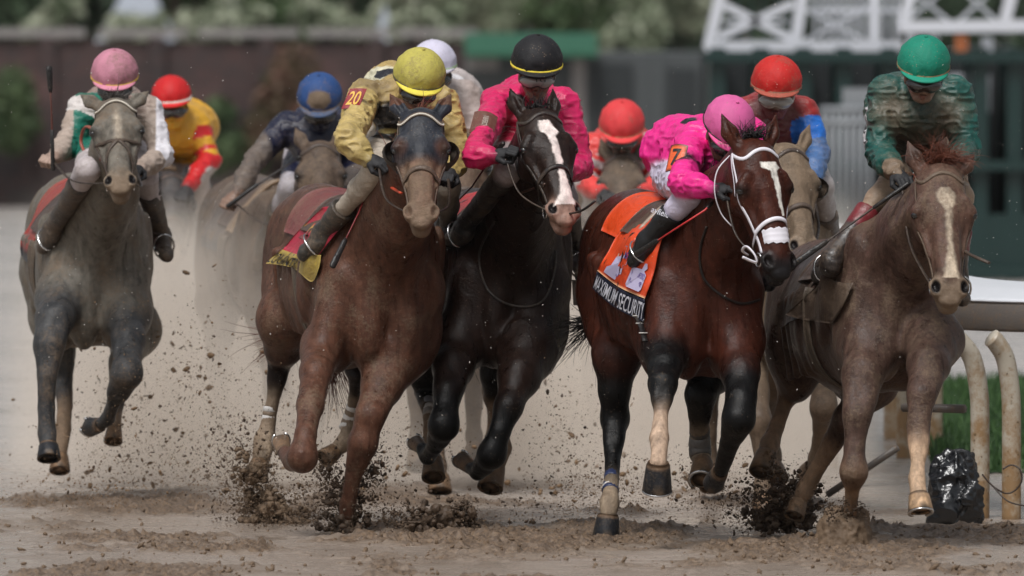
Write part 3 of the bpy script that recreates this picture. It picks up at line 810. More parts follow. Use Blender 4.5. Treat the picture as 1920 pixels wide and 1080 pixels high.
def goggles(parent, c, U, Fw, k=1.0, lens='lens', frame='frame', up=0.0):
    U = nrm(U); Fw = nrm(Fw - U * np.dot(Fw, U)); X = np.cross(U, Fw); X = -X if X[0] < 0 else X
    def pt(th, z, off): return c + (X * math.sin(th) * (.072 + off) + Fw * (math.cos(th) * (.088 + off) + .008) + U * (z + up)) * k
    def sheet(z0, z1, a, off, n=21, notch=.012):
        V = []; F = []
        for j in range(n):
            th = R(-a + 2 * a * j / (n - 1)); e = max(0, 1 - (abs(th) / R(a)) ** 4) ** .5
            zc = (z0 + z1) / 2; nt_ = notch * math.exp(-(th / .22) ** 2)
            lo, hi = zc + (z0 - zc) * e + nt_, zc + (z1 - zc) * e
            for q in range(5):
                z = lo + (hi - lo) * q / 4; V.append(pt(th, z, off + .010 * math.sin(math.pi * q / 4)))
        for j in range(n - 1):
            for q in range(4): F.append((j * 5 + q, j * 5 + q + 1, (j + 1) * 5 + q + 1, (j + 1) * 5 + q))
        return V, F
    V, F = sheet(-.032, .022, 66, .006); g = mesh_obj('goggles', V, F, MAT[frame], parent, cols=None)
    mm = MB(); a = R(66)
    for z, s in ((-.032, 1), (.022, 1)):
        pass
    V, F = sheet(-.026, .016, 58, .0115); mesh_obj('lens', V, F, MAT[lens], g)
    pts = [pt(R(t), -.004 + .012 * (abs(t) - 60) / 60, .010) for t in range(60, 305, 12)]
    mm.tube(pts, .009, 5, flat=.3, up=[nrm(q - c) for q in pts]); mm.build('strap', MAT[frame], g)
    return g
def seg_t(V, a, b):
    a, b = np.asarray(a), np.asarray(b); ab = b - a; t = (V - a) @ ab / ab.dot(ab); tc = np.clip(t, 0, 1)
    return t, np.linalg.norm(V - a - tc[:, None] * ab, axis=1)
def jockey(label, J, pal, d, hw=95, helm=None, gog=None, tilt=(0, 28), yawh=0, paint=None, h=.0075, boots=True, hands=('glove', 'glove'), sleeve=1.0, group='jockeys',
           skincol=(.20, .12, .085, .35), bootcol=(.015, .014, .014, .2), wrinkle=.006, shoulder_h=0.0, fineface=.0045, hs=None):
    """J: picture joints (px, py, distance): head neck chest pelvis, and l*/r* (left/right in the picture) sh el wr hip kn an toe"""
    J = dict(J); hs = J.pop('_hs', hs)
    if hs is not None:
        for k, r in (('kn', .055), ('an', .045), ('toe', .035)): J['l' + k] = front_of(hs, J['l' + k], r)
        if J.pop('armfront', 0):
            J['lwr'] = front_of(hs, J['lwr'], .06); J['lwr'] = (*J['lwr'][:2], min(J['lwr'][2], J['lkn'][2] - .09)); e_ = J['lel']; J['lel'] = (e_[0], e_[1], min(e_[2], J['lkn'][2] - .04)); J['lhd'] = (J['lhd'][0], J['lhd'][1], J['lwr'][2] - .04)
    W = {k: PJ(v) for k, v in J.items()}
    base = (W['pelvis'] * 1.0)
    root = empty('person', base, label, 'jockey', group)
    yaw = R(yawh); F0 = np.array([math.sin(yaw), -math.cos(yaw), 0]); U0 = np.array([0, 0, 1.])
    a, b = R(tilt[0]), R(tilt[1])     # roll to picture right, nod forward
    X0 = np.array([math.cos(yaw), math.sin(yaw), 0])
    U = U0 * math.cos(b) + F0 * math.sin(b); Fw = F0 * math.cos(b) - U0 * math.sin(b)
    U = nrm(U * math.cos(a) + X0 * math.sin(a)); Fw = nrm(Fw - U * Fw.dot(U)); X = np.cross(U, Fw); X = -X if X[0] < 0 else X
    hc = W['head']; hl = lambda x, y, z: hc + X * x + Fw * y + U * z
    HR = np.array([X, Fw, U]); p = []
    k = 1.0
    # torso: crouched, back to the rear
    dn = nrm(W['pelvis'] - W['chest'])
    p.append(cone(W['pelvis'], W['chest'], .150, .150, .06, 0, (U0, .82)))
    p.append(ell(W['pelvis'], (.17, .15, .13), None, .07, 0))
    p.append(cone(W['lsh'] + (W['chest'] - W['lsh']) * .15, W['rsh'] + (W['chest'] - W['rsh']) * .15, .082, .082, .05, 0))
    mid = (W['lsh'] + W['rsh']) / 2
    p.append(cone(W['pelvis'] + U0 * .04, mid + U0 * .015 + np.array([0, .06, 0]), .125, .085, .07, 0))
    p.append(cone(W['chest'], mid, .13, .10, .05, 0))
    p.append(cone(mid + np.array([0, .03, 0]), hl(0, -.04, -.06), .066, .056, .03, 0))
    # head and face
    E = lambda c, r, kk=.014, col=3, neg=False: p.append(ell(hl(*c), r, HR, kk, col, neg))
    E((0, -.005, .02), (.074, .092, .10)); E((0, .030, -.045), (.056, .058, .072), .02); E((0, .060, -.108), (.027, .026, .022), .02)
    for s in (-1, 1):
        E((s * .036, .064, -.048), (.024, .020, .026), .015); p.append(cone(hl(s * .055, .0, -.06), hl(s * .026, .052, -.108), .018, .017, .02, 3))
        E((s * .030, .096, -.012), (.015, .012, .010), .008, 3, True); E((s * .011, .104, -.058), (.009, .009, .007), .006)
        E((s * .077, -.005, -.035), (.010, .020, .030), .006)
        p.append(cone(hl(s * .012, .084, .008), hl(s * .05, .070, .006), .012, .010, .012, 3))
    p.append(cone(hl(0, .086, -.012), hl(0, .106, -.052), .009, .0125, .008, 3))
    E((0, .088, -.080), (.021, .010, .0055), .004, 4); E((0, .086, -.091), (.018, .010, .006), .004, 4)
    E((0, .098, -.0855), (.026, .008, .0014), .002, 4, True)
    for s in 'lr':
        sh, el, wr = W[s + 'sh'], W[s + 'el'], W[s + 'wr']; sl = sleeve
        up_ = sh * .55 + el * .45; fo = el * .5 + wr * .5
        p += [cone(sh, up_, .072 * sl, .062 * sl, .05, 1), cone(up_, el, .062 * sl, .055 * sl, .03, 1), cone(el, fo, .056 * sl, .054 * sl, .03, 1), cone(fo, wr, .053 * sl, .034, .02, 1)]
        p.append(cone(wr, wr + nrm(wr - el) * .03, .030, .027, .01, 3 if hands[0] == 'hand' else 6))
        hp, kn, an = W[s + 'hip'], W[s + 'kn'], W[s + 'an']
        p += [cone(hp, kn, .100, .060, .05, 2), cone(kn, kn * .7 + an * .3, .060, .054, .03, 2), cone(kn * .7 + an * .3, an, .048, .030, .03, 2)]
        p.append(cone(an, W[s + 'toe'], .035, .028, .02, 5))
    pl = {0: (.5, .5, .5, .2), 1: (.5, .5, .5, .2), 2: (.45, .42, .42, .4), 3: skincol, 4: (.18, .07, .05, .2), 5: bootcol, 6: (.012, .012, .014, .1)}; pl.update(pal)
    ff = None
    if fineface:
        c0 = hl(0, .04, -.03); ff = (c0 - .115, c0 + .115, fineface)
    V, Q, C = skin(p, pl, h, ff, soft=.006)
    V = relax(V, Q, 1); N = vnormals(V, Q)
    th = np.linalg.norm(V - hc, axis=1); f = np.clip((th - .13) * 20, 0, 1)
    lowmask = np.ones(len(V))
    for s in 'lr':
        t, dd = seg_t(V, W[s + 'kn'], W[s + 'an']); lowmask *= np.where((dd < .1), .25, 1)
    # loose silk: folds across the sleeves and back
    fo = fbm(V * [1.0, .8, 1.6], 9, 31, 3) - .5; rg = 1 - np.abs(2 * vnoise(V * [.8, 1, 1.7], 22, 8) - 1)
    V = V + N * ((fo * 2.4 + rg ** 2 * 1.5 - .6) * wrinkle * f * lowmask)[:, None]
    # shadow-side goggles hide the eyes
    if paint: C = paint(V, C, W, N)
    mesh_obj('body', V, Q, MAT['silk'], root, cols=C)
    if boots:
        for s in 'lr':
            kn, an, to = W[s + 'kn'], W[s + 'an'], W[s + 'toe']; top = kn * .55 + an * .45 if boots is True else kn * (1 - boots) + an * boots
            fd = nrm(to - an); bp = [cone(top, an, .062, .044, .02), cone(an, an + fd * .03 - U0 * .03, .046, .048, .03), cone(an - U0 * .035 - fd * .02, to - U0 * .02, .042, .034, .03), cone(to - U0 * .02, to + fd * .02 - U0 * .02, .036, .030, .02)]
            bp.append(dict(ell(top - (an - top) * .12, (.08, .08, .03), np.array([np.cross(nrm(an - top), [0, 1, 0]), np.cross(nrm(an - top), np.cross(nrm(an - top), [0, 1, 0])), nrm(an - top)]), .004, 0, True)))
            Vb, Qb, Cb = skin(bp, {0: bootcol}, .0065); Vb = relax(Vb, Qb, 1); Nb = vnormals(Vb, Qb)
            Vb = Vb + Nb * ((fbm(Vb * [1, 1, 2.2], 14, 5, 2) - .5) * .010)[:, None]
            if paint: Cb = paint(Vb, Cb, W, Nb, s)
            mesh_obj('boot', Vb, Qb, MAT['boot'], root, cols=Cb)
    for s, hd in zip('lr', hands):
        if hd is None: continue
        wr, el = W[s + 'wr'], W[s + 'el']; fd = nrm(wr - el)
        if s + 'hd' in W: fd = nrm(W[s + 'hd'] - wr)
        up = np.array([0, -.6, 1.]) if s + 'up' not in J else W[s + 'up']
        fist(root, wr + fd * .012, fd, up, MAT['glove'] if hd == 'glove' else MAT['silk'], skincol if hd == 'hand' else (.012, .012, .013, .15), side=(1 if s == 'l' else -1), name=hd, k=1.0 if hd == 'glove' else .97)
    hmt = None
    if helm: 
        hmt = helmet(root, hl(0, -.012, .052), U, Fw, hw, d, **helm)
    if helm and h < .009:
        m = MB(); q_ = [hl(-.080, .0, .0), hl(-.070, .012, -.05), hl(-.045, .042, -.10), hl(0, .062, -.134), hl(.045, .042, -.10), hl(.070, .012, -.05), hl(.080, .0, .0)]
        m.tube(catmull(q_, 4), .007, 5, (.02, .02, .02, .3), flat=.35, up=[nrm(x_ - hl(0, 0, -.04)) for x_ in catmull(q_, 4)]); m.build('chin_strap', MAT['silk'], hmt)
    if gog is not None: goggles(root, hl(0, .014, -.020), U, Fw, **{'k': 1.1, **gog})
    return dict(root=root, W=W, hl=hl, U=U, F=Fw, X=X, helmet=hmt, V=V, Q=Q)
MAT['boot'] = body_mat('riding_boot', rough=.35, bump=.4, bscale=30, spec=.5, speck=1.0)
def whip(label, pts, d=None, shaft=(.12, .02, .02, .3), grip=(.015, .014, .014, .2), flap=True, r=.0042, flapat=1, flaplen=.28, group='riding whips'):
    pts = [PJ(q) for q in pts]; a, b = (pts[0], pts[-1])
    root = empty('riding_whip', a, label, 'whip', group)
    m = MB(); m.tube(pts, [r * 1.5 * (1 - .5 * i / (len(pts) - 1)) for i in range(len(pts))], 6, shaft); m.build('shaft', MAT['silk'], root)
    ax = nrm(pts[1] - pts[0]); m = MB(); m.tube([a - ax * .04, a - ax * .03, a + ax * .08, a + ax * .16, a + ax * .165], [.009, .012, .010, .009, .005], 8, grip); m.build('grip', MAT['silk'], root)
    ax = nrm(b - pts[-2]); m = MB(); L = flaplen
    m.tube([b - ax * L, b - ax * (L - .02), b - ax * .02, b, b + ax * .006], [.006, .013, .017, .016, .009], 8, grip, flat=.45, up=np.array([.3, -1, .2])); m.build('flap', MAT['silk'], root)
    return root
def on_body(T, px, py, off=.012, d=60.):
    cam0 = np.array([0, 0, CAMZ]); dv = nrm(P(px, py, d) - cam0); hit = T.ray_cast(Vector(cam0 + dv * 50), Vector(dv), 30)
    return (np.array(hit[0]) if hit[0] is not None else P(px, py, d)) - dv * off
def tag_cloth(J, name, cen, ex, ey, w_, h_, col, off=.006, parent=None, curve=.35, edge=None, mat='silk', pts=9):
    """small cloth square tied on a sleeve, bowed round it"""
    ex, ey = nrm(ex), nrm(ey); n = np.cross(ex, ey); n = -n if n[1] > 0 else n; V = []; Cc = []
    for i in range(pts):
        for j in range(pts):
            u, v = i / (pts - 1) - .5, j / (pts - 1) - .5
            V.append(cen + ex * w_ * u + ey * h_ * v - n * (curve * w_ * 4 * u * u * .5) + n * off)
            e = edge is not None and (abs(u) > .43 or abs(v) > .43); Cc.append(edge if e else col)
    F = [(i * pts + j, i * pts + j + 1, (i + 1) * pts + j + 1, (i + 1) * pts + j) for i in range(pts - 1) for j in range(pts - 1)]
    k = len(V); V2 = [v - n * .004 for v in V]; F2 = [tuple(x + k for x in f[::-1]) for f in F]
    o = mesh_obj(name, V + V2, F + F2, MAT[mat], parent or J['root'], cols=Cc + Cc)
    fn = lambda u, v: cen + ex * w_ * (u - .5) + ey * h_ * (v - .5) - n * (curve * w_ * 4 * (u - .5) ** 2 * .5) + n * (off + .003)
    return o, fn
# ---------------------------------------------------------------- the muddy track
def mud_height(x, y, fine=True):
    Pt = np.stack([x, y, np.zeros_like(x)], 1)
    low = (fbm(Pt, .8, 40, 2) - .5) * .016
    Pw = Pt + (np.stack([fbm(Pt, 3.1, 61, 2), fbm(Pt, 3.1, 62, 2), x * 0], 1) - .5) * .25
    patch = np.clip((fbm(Pw * [1, .55, 1], 1.7, 44, 3) - .49) * 7, 0, 1)
    cl = fbm(Pw, 13, 50, 4); lump = np.clip(cl - .42, 0, 1) ** 1.1 * .13
    lump += np.clip(fbm(Pw, 38, 57, 2) - .46, 0, 1) * .06
    low = low + (fbm(Pt * [1, .5, 1], 22, 71, 3) - .5) * .012
    pr = vnoise(Pw, 2.6, 91); pit = -np.clip(.22 - pr, 0, 1) * .12
    h = low + patch * lump + pit * (1 - patch * .5)
    return h, patch, np.clip(cl - .4, 0, 1)
def grid_axis(parts):
    out = []
    for a, b, s in parts:
        n = max(1, int(round((b - a) / s))); out += list(np.linspace(a, b, n, endpoint=False))
    out.append(parts[-1][1]); return np.array(out)
xs = grid_axis([(-300, -40, 40), (-40, -8, 4), (-8, -3.1, .35), (-3.1, 3.1, .0135), (3.1, 8, .35), (8, 40, 4), (40, 300, 40)])
ys = grid_axis([(-30, 40, 10), (40, 55.6, .6), (55.6, 61.2, .017), (61.2, 66, .035), (66, 75, .12), (75, 170, 1.5), (170, 900, 60)])
gx, gy = np.meshgrid(xs, ys, indexing='ij'); fx_, fy_ = gx.ravel(), gy.ravel()
hh, pp, cc_ = mud_height(fx_, fy_)
amp = np.clip((72 - fy_) / 8, 0, 1) * np.clip((fy_ - 50) / 3, 0, 1) * np.clip((6 - np.abs(fx_)) / 2, 0, 1)
water = -.001
zz = np.maximum(hh * amp, water * amp + 0)
wet = (hh * amp <= water) | (amp < .01)
nx_, ny_ = len(xs), len(ys)
idx = np.arange(nx_ * ny_).reshape(nx_, ny_)
Qg = np.stack([idx[:-1, :-1].ravel(), idx[1:, :-1].ravel(), idx[1:, 1:].ravel(), idx[:-1, 1:].ravel()], 1)
Cg = np.stack([np.clip(cc_ * 4, 0, 1) * amp, pp * amp, np.zeros_like(pp), np.clip(1 - (zz - water) / .012, 0, 1)], 1)
def mud_mat():
    m = bpy.data.materials.new('wet_mud'); t, b = nodes(m)
    tc = t.nodes.new('ShaderNodeTexCoord').outputs['Object']
    at = t.nodes.new('ShaderNodeAttribute'); at.attribute_name = 'col'
    n1 = noise(t, tc, 3, 5, .6); n2 = noise(t, tc, 40, 5, .7); n3 = noise(t, tc, .35, 4, .6)
    sep = t.nodes.new('ShaderNodeSeparateColor'); t.links.new(at.outputs['Color'], sep.inputs[0])
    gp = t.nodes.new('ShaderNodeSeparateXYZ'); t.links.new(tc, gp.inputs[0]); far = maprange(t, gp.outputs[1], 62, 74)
    c = mix(t, n1, (.21, .165, .13), (.35, .29, .24)); c = mix(t, far, c, mix(t, n1, (.34, .31, .285), (.47, .44, .415)))  # sky reflection on the distant wet track painted in as a paler base colour
    c = mix(t, math_(t, 'MULTIPLY', sep.outputs[1], maprange(t, n2, .35, .60)), c, (.17, .112, .068))
    c = mix(t, math_(t, 'MULTIPLY', sep.outputs[1], maprange(t, n2, .56, .44, 0, .9)), c, (.085, .055, .034))
    t.links.new(c, b.inputs['Base Color'])
    w0 = math_(t, 'MULTIPLY', at.outputs['Alpha'], maprange(t, math_(t, 'ADD', math_(t, 'MULTIPLY', n3, .5), math_(t, 'MULTIPLY', n1, .5)), .38, .60))
    r = maprange(t, w0, 0, 1, .40, .07); t.links.new(r, b.inputs['Roughness'])
    b.inputs['Specular IOR Level'].default_value = .5
    hgt = math_(t, 'MULTIPLY', noise(t, tc, 70, 5, .65), math_(t, 'SUBTRACT', 1.0, math_(t, 'MULTIPLY', w0, .93)))
    bp = t.nodes.new('ShaderNodeBump'); bp.inputs['Strength'].default_value = .6; bp.inputs['Distance'].default_value = .02
    t.links.new(hgt, bp.inputs['Height']); t.links.new(bp.outputs[0], b.inputs['Normal'])
    return m
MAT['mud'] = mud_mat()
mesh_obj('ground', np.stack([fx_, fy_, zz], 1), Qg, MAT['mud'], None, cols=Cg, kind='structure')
MAT['clod'] = plain('mud_clods', (.075, .050, .033), .5, spec=.3, bump=.7, bs=55, vary=.45)
MAT['clodlight'] = plain('light_mud_clods', (.14, .095, .06), .6, spec=.3, bump=.6, bs=55, vary=.4)

# ---------------------------------------------------------------- far side: wall, pavilion, gate, trees
def leafmat(name, a, b_, rough=.6):
    m = bpy.data.materials.new(name); t, b = nodes(m)
    at = t.nodes.new('ShaderNodeAttribute'); at.attribute_name = 'col'
    sep = t.nodes.new('ShaderNodeSeparateColor'); t.links.new(at.outputs['Color'], sep.inputs[0])
    t.links.new(mix(t, sep.outputs[0], a, b_), b.inputs['Base Color']); b.inputs['Roughness'].default_value = rough
    b.inputs['Specular IOR Level'].default_value = .25
    return m
MAT['leaf'] = leafmat('green_leaves', (.022, .045, .018), (.11, .155, .07))
MAT['leafdark'] = leafmat('dark_leaves', (.012, .026, .014), (.055, .085, .045))
MAT['leafpale'] = leafmat('pale_blossom_leaves', (.06, .10, .04), (.50, .52, .40))
MAT['leafred'] = leafmat('reddish_leaves', (.035, .06, .02), (.20, .10, .08))
MAT['bark'] = plain('bark', (.06, .045, .035), .8, bump=.5, bs=15)
def leaves(centers, radii, n, size, squash=1.0):
    V = []; Cc = []
    c = np.array(centers, float); r = np.array(radii, float); pick = RNG.choice(len(c), n, p=r ** 2 / (r ** 2).sum())
    dv = nrm_rows(RNG.normal(size=(n, 3))); rad = r[pick] * RNG.random(n) ** .45
    ctr = c[pick] + dv * rad[:, None] * [1, 1, squash]
    a = nrm_rows(RNG.normal(size=(n, 3))); b = nrm_rows(np.cross(a, RNG.normal(size=(n, 3))))
    s = size * (.5 + RNG.random(n))[:, None]
    V = np.stack([ctr - a * s, ctr + b * s * .45, ctr + a * s, ctr - b * s * .45], 1).reshape(-1, 3)
    clump = vnoise(ctr, .9 / max(size * 4, .15), 3); v = np.repeat(np.clip(clump * .8 + RNG.random(n) * .4 - .1, 0, 1), 4)
    Q = np.arange(n * 4).reshape(-1, 4)
    return V, Q, np.stack([v, v, v, v * 0 + 1], 1)
def tree(label, x, d, zc, rad, mat, trunk=True, n=5200, size=.10, cat='tree', name='tree', nb=14, group='trees beyond the wall', spread=(1.0, 1.0, .8)):
    root = empty(name, (x, d, 0), label, cat, group)
    C = np.array([x, d, zc]) + RNG.normal(size=(nb, 3)) * np.array(spread) * rad * .48
    Rr = rad * (.28 + .3 * RNG.random(nb))
    if trunk:
        m = MB(); m.tube([(x, d, 0), (x + .05, d, zc * .4), (x, d, zc)], [.16, .13, .07], 8)
        for q in C[::3]: m.tube([(x, d, zc * .5), (np.array([x, d, zc * .75]) + q) / 2, q], [.07, .05, .02], 5)
        m.build('trunk', MAT['bark'], root)
    V, Q, Cc = leaves(C, Rr, n, size)
    mesh_obj('crown', V, Q, MAT[mat], root, cols=Cc, smooth=False)
def XW(px, d): return (px - 960) * d / FPX
def ZW(py, d): return P(960, py, d)[2]
def brick_mat():
    m = bpy.data.materials.new('dark_brick'); t, b = nodes(m)
    tc = t.nodes.new('ShaderNodeTexCoord').outputs['Object']
    mp = t.nodes.new('ShaderNodeMapping'); mp.inputs['Rotation'].default_value = (R(90), 0, 0); t.links.new(tc, mp.inputs[0])
    br = t.nodes.new('ShaderNodeTexBrick'); br.inputs['Scale'].default_value = 4.2; t.links.new(mp.outputs[0], br.inputs['Vector'])
    br.inputs['Color1'].default_value = (.060, .026, .023, 1); br.inputs['Color2'].default_value = (.030, .018, .018, 1); br.inputs['Mortar'].default_value = (.06, .052, .05, 1)
    n = noise(t, tc, 1.1, 5, .65)
    c = mix(t, maprange(t, n, .52, .66, 0, .8), br.outputs[0], (.016, .013, .014)); c = mix(t, maprange(t, n, .44, .34, 0, .6), c, (.14, .07, .065))
    t.links.new(c, b.inputs['Base Color']); b.inputs['Roughness'].default_value = .75
    return m
MAT['brick'] = brick_mat()
MAT['coping'] = plain('pale_coping', (.22, .205, .20), .7, vary=.2); MAT['greywall'] = plain('grey_panels', (.05, .057, .06), .6, vary=.3)
MAT['gategreen'] = plain('gate_green_paint', (.005, .024, .022), .4, vary=.3); MAT['gatewhite'] = plain('gate_white_paint', (.55, .57, .62), .5, vary=.08)
MAT['canvas'] = plain('white_canvas', (.30, .33, .38), .7, vary=.12); MAT['awning'] = plain('green_awning', (.012, .085, .045), .6, vary=.2)
MAT['dark'] = plain('dark_interior', (.012, .016, .018), .7); MAT['glass'] = plain('dark_glass', (.03, .035, .04), .1, spec=.8)
MAT['orange'] = plain('orange_paint', (.5, .16, .06), .5)

WD = 150.0
r_ = empty('brick_wall', (XW(400, WD), WD, 0), 'long dark brick wall with pale coping behind the left side of the field', 'wall')
x0, x1 = XW(-700, WD), XW(900, WD); zt = ZW(78, WD)
m = MB(); m.box((x0, WD, -.1), (x1, WD + .35, zt)); m.build('masonry', MAT['brick'], r_, smooth=False)
m = MB()
for i, px in enumerate(range(-690, 900, 205)):
    m = MB(); m.box((XW(px + 150, WD), WD - .10, 0), (XW(px + 180, WD), WD - .005, zt + .05)); m.build('pier', MAT['brick'], r_, smooth=False)
for a, b in ((-690, -100), (-90, 160), (185, 352), (372, 560), (575, 735), (745, 895)):
    m = MB(); m.box((XW(a, WD), WD - .08, zt + .056), (XW(b, WD), WD + .42, zt + .15)); m.build('coping', MAT['coping'], r_, smooth=False)
for i, (px, py, rr, mt, lab) in enumerate(((25, 215, .55, 'leaf', 'leafy green shrub climbing the brick wall at its far left end'), (530, 200, .62, 'leafred', 'green and reddish climbing shrub on the brick wall behind the blue cap'),
                                           (440, 265, .42, 'leaf', 'lower green creeper on the wall beside the reddish one'), (300, 240, .35, 'leafred', 'small reddish creeper on the brick wall between two riders'))):
    z = ZW(py, WD); tree(lab, XW(px, WD), WD - .6, z, rr, mt, trunk=False, n=2600, size=.05, cat='shrub', name='climbing_shrub', nb=9, group='climbing shrubs on the brick wall', spread=(1, .3, .9))
k = 0
adj = ['dense dark evergreen', 'mid green bushy', 'broad shaggy green', 'pale blossoming', 'dark bushy', 'lighter green loose', 'pale flowering', 'deep green spreading', 'pale grey green', 'dark upright', 'dusty green']
plc = ['far left above the wall', 'behind the pink cap at the wall', 'left of the white marquee', 'right of the white marquee', 'above the blue cap', 'between blue cap and yellow cap', 'behind the yellow cap', 'above the black cap', 'right of the green awning', 'behind the white truss', 'between the two white trusses']
for px, py, rr, mt in ((20, -40, 1.1, 'leafdark'), (150, -50, .95, 'leafdark'), (330, -30, .9, 'leaf'), (470, 20, .62, 'leafpale'), (560, -40, 1.0, 'leaf'), (660, -20, .8, 'leafdark'), (830, 20, .75, 'leafpale'), (960, -40, 1.15, 'leaf'), (1150, 30, .8, 'leafpale'), (1290, -40, 1.1, 'leafdark'), (1590, -20, 1.2, 'leafdark')):
    d = 168 + (k * 37 % 17); z = ZW(py, d); tree('%s tree %s' % (adj[k], plc[k]), XW(px, d), d, z, rr * 1.25, mt, n=4200, size=.085); k += 1
for i, (px, py, rr, mt, lab) in enumerate(((110, 40, .30, 'leafpale', 'pale blossoming shrub peeping over the wall at far left'), (255, 60, .25, 'leafpale', 'small blossoming shrub in front of the wide marquee'), (385, 35, .42, 'leafpale', 'blossoming shrub over the wall between two marquees'),
        (500, 50, .34, 'leaf', 'low green shrub over the wall above the blue cap'), (600, 40, .36, 'leafpale', 'blossoming shrub over the wall left of the yellow cap'), (790, 50, .36, 'leafpale', 'blossoming shrub over the wall above the white cap'), (1210, 70, .40, 'leafpale', 'pale blossoming shrub on the pavilion side near the truss'), (1030, 40, .34, 'leaf', 'green shrub showing over the awning'))):
    tree(lab, XW(px, 153.), 153., ZW(py, 153.), rr, mt, trunk=True, n=1800, size=.055, cat='shrub', name='blossoming_shrub', group='shrubs just beyond the wall', spread=(1.4, .6, .6))
# a dense wood closes the view behind the trees
V, Q, Cc = leaves([(x, 205 + (i % 3) * 3, 2.2 + 1.5 * ((i * 7) % 5) / 5) for i, x in enumerate(np.arange(-26, 27, 1.6))], [2.1 + .7 * ((i * 3) % 4) / 4 for i in range(len(np.arange(-26, 27, 1.6)))], 30000, .22)
mesh_obj('woods', V, Q, MAT['leafdark'], None, cols=Cc, smooth=False, kind='stuff')
tag(bpy.data.objects['woods'], 'dark mass of trees closing the view', 'woods')
def marquee(lab, px0, px1, pyt, pyb, d):
    r = empty('marquee', (XW((px0 + px1) / 2, d), d, 0), lab, 'marquee', 'white marquees beyond the wall')
    a, b, zt_, zb = XW(px0, d), XW(px1, d), ZW(pyt, d), ZW(pyb, d); dp = (b - a); c = ((a + b) / 2, d + dp / 2, zt_); n = 10
    rim = [(a, d, zb), (b, d, zb), (b, d + dp, zb), (a, d + dp, zb)]
    V = []; F = []
    for i in range(4):
        A = np.array(rim[i]); B = np.array(rim[(i + 1) % 4]); k0 = len(V)
        for u in np.linspace(0, 1, n):
            q = (1 - u) ** 1.5 if False else 1 - u
            for s in np.linspace(0, 1, 5):
                e = A * (1 - s) + B * s; p_ = np.array(c) * u + e * (1 - u); p_[2] -= .18 * dp * u * (1 - u) * 2; V.append(p_)
        for i2 in range(n - 1):
            for j in range(4): F.append((k0 + i2 * 5 + j, k0 + i2 * 5 + j + 1, k0 + (i2 + 1) * 5 + j + 1, k0 + (i2 + 1) * 5 + j))
    mesh_obj('roof', V, F, MAT['canvas'], r)
    m = MB(); m.box((a, d - .01, zb - .35), (b, d + .03, zb - .003)); m.build('valance', MAT['canvas'], r, smooth=False)
    for q in rim:
        m = MB(); m.tube([(q[0] * .998 + c[0] * .002, q[1] + (.06 if q[1] == d else -.06), 0), (q[0] * .998 + c[0] * .002, q[1] + (.06 if q[1] == d else -.06), zb - .02)], .04, 8); m.build('pole', MAT['gatewhite'], r)
marquee('wide white peaked marquee beyond the brick wall, above the pink cap', 185, 330, -95, 70, 158.)
marquee('narrow white peaked marquee beyond the wall near the yellow cap', 697, 745, 5, 82, 156.)
marquee('small white marquee partly hidden by trees above the blue cap', 395, 455, -25, 40, 160.)
# low pavilion with a green awning
PD = 146.0
r_ = empty('pavilion', (XW(1080, PD), PD, 0), 'low grey pavilion with a green awning behind the black cap', 'building')
a, b = XW(872, PD), XW(1560, PD); m = MB(); m.box((a, PD, -.1), (b, PD + 5, ZW(100, PD))); m.build('wall', MAT['greywall'], r_, smooth=False)
m = MB(); zq = ZW(98, PD); m.add([(a, PD - .5, zq - .05), (XW(1120, PD), PD - .5, zq - .05), (XW(1120, PD), PD + .6, ZW(70, PD)), (a, PD + .6, ZW(70, PD)), (a, PD - .5, zq + .0), (XW(1120, PD), PD - .5, zq + .0), (XW(1120, PD), PD + .6, ZW(62, PD)), (a, PD + .6, ZW(62, PD))],
      [(0, 1, 2, 3), (7, 6, 5, 4), (0, 4, 5, 1), (1, 5, 6, 2), (2, 6, 7, 3), (3, 7, 4, 0)]); m.build('awning', MAT['awning'], r_, smooth=False)
for px, w_, y0, y1, mt in ((905, 60, 108, 132, 'coping'), (1000, 50, 120, 300, 'dark'), (1085, 26, 110, 330, 'coping'), (1150, 70, 120, 360, 'dark'), (1235, 22, 110, 340, 'greywall'), (1280, 50, 130, 360, 'dark'), (1360, 60, 130, 380, 'glass'), (1450, 60, 130, 380, 'glass'), (1525, 40, 130, 380, 'dark')):
    m = MB(); m.box((XW(px - w_ / 2, PD), PD - .06, ZW(y1, PD)), (XW(px + w_ / 2, PD), PD - .004, ZW(y0, PD))); m.build('window' if mt in ('dark', 'glass') else 'panel', MAT[mt], r_, smooth=False)
# starting gate parked across the track
GD = 113.0
r_ = empty('starting_gate', (XW(1620, GD), GD, 0), 'tall green starting gate with white steel trusses parked on the track', 'starting gate')
g = lambda px, py, dd=0: np.array([XW(px, GD), GD + dd, ZW(py, GD)])
def bar(a, b, r, mat, name, flat=None):
    m = MB(); m.tube([a, b], r, 4, flat=flat, up=np.array([0, -1, 0.])); return m.build(name, MAT[mat], r_, smooth=False)
T_ = .055
for a, b in (((1358, -40), (1328, 90)), ((1512, -60), (1490, 88)), ((1350, 6), (1488, 74)), ((1488, 6), (1346, 70)), ((1640, -60), (1640, 84))):
    bar(g(*a), g(*b), T_ * (1.3 if abs(a[0] - b[0]) < 40 else .9), 'gatewhite', 'truss_bar')
bar(g(1322, 88), g(1692, 88), .075, 'gatewhite', 'truss_beam')
for px in range(1530, 1690, 17): bar(g(px, 78, .3), g(px, -30, .3), .022, 'gatewhite', 'baluster')
bar(g(1520, 20, .3), g(1690, 20, .3), .03, 'gatewhite', 'handrail')
for a, b in (((1712, -40), (1690, 50)), ((1905, -60), (1880, 44)), ((1985, -60), (2000, 44))): bar(g(*a, -.4), g(*b, -.4), T_ * 1.3, 'gatewhite', 'truss_bar')
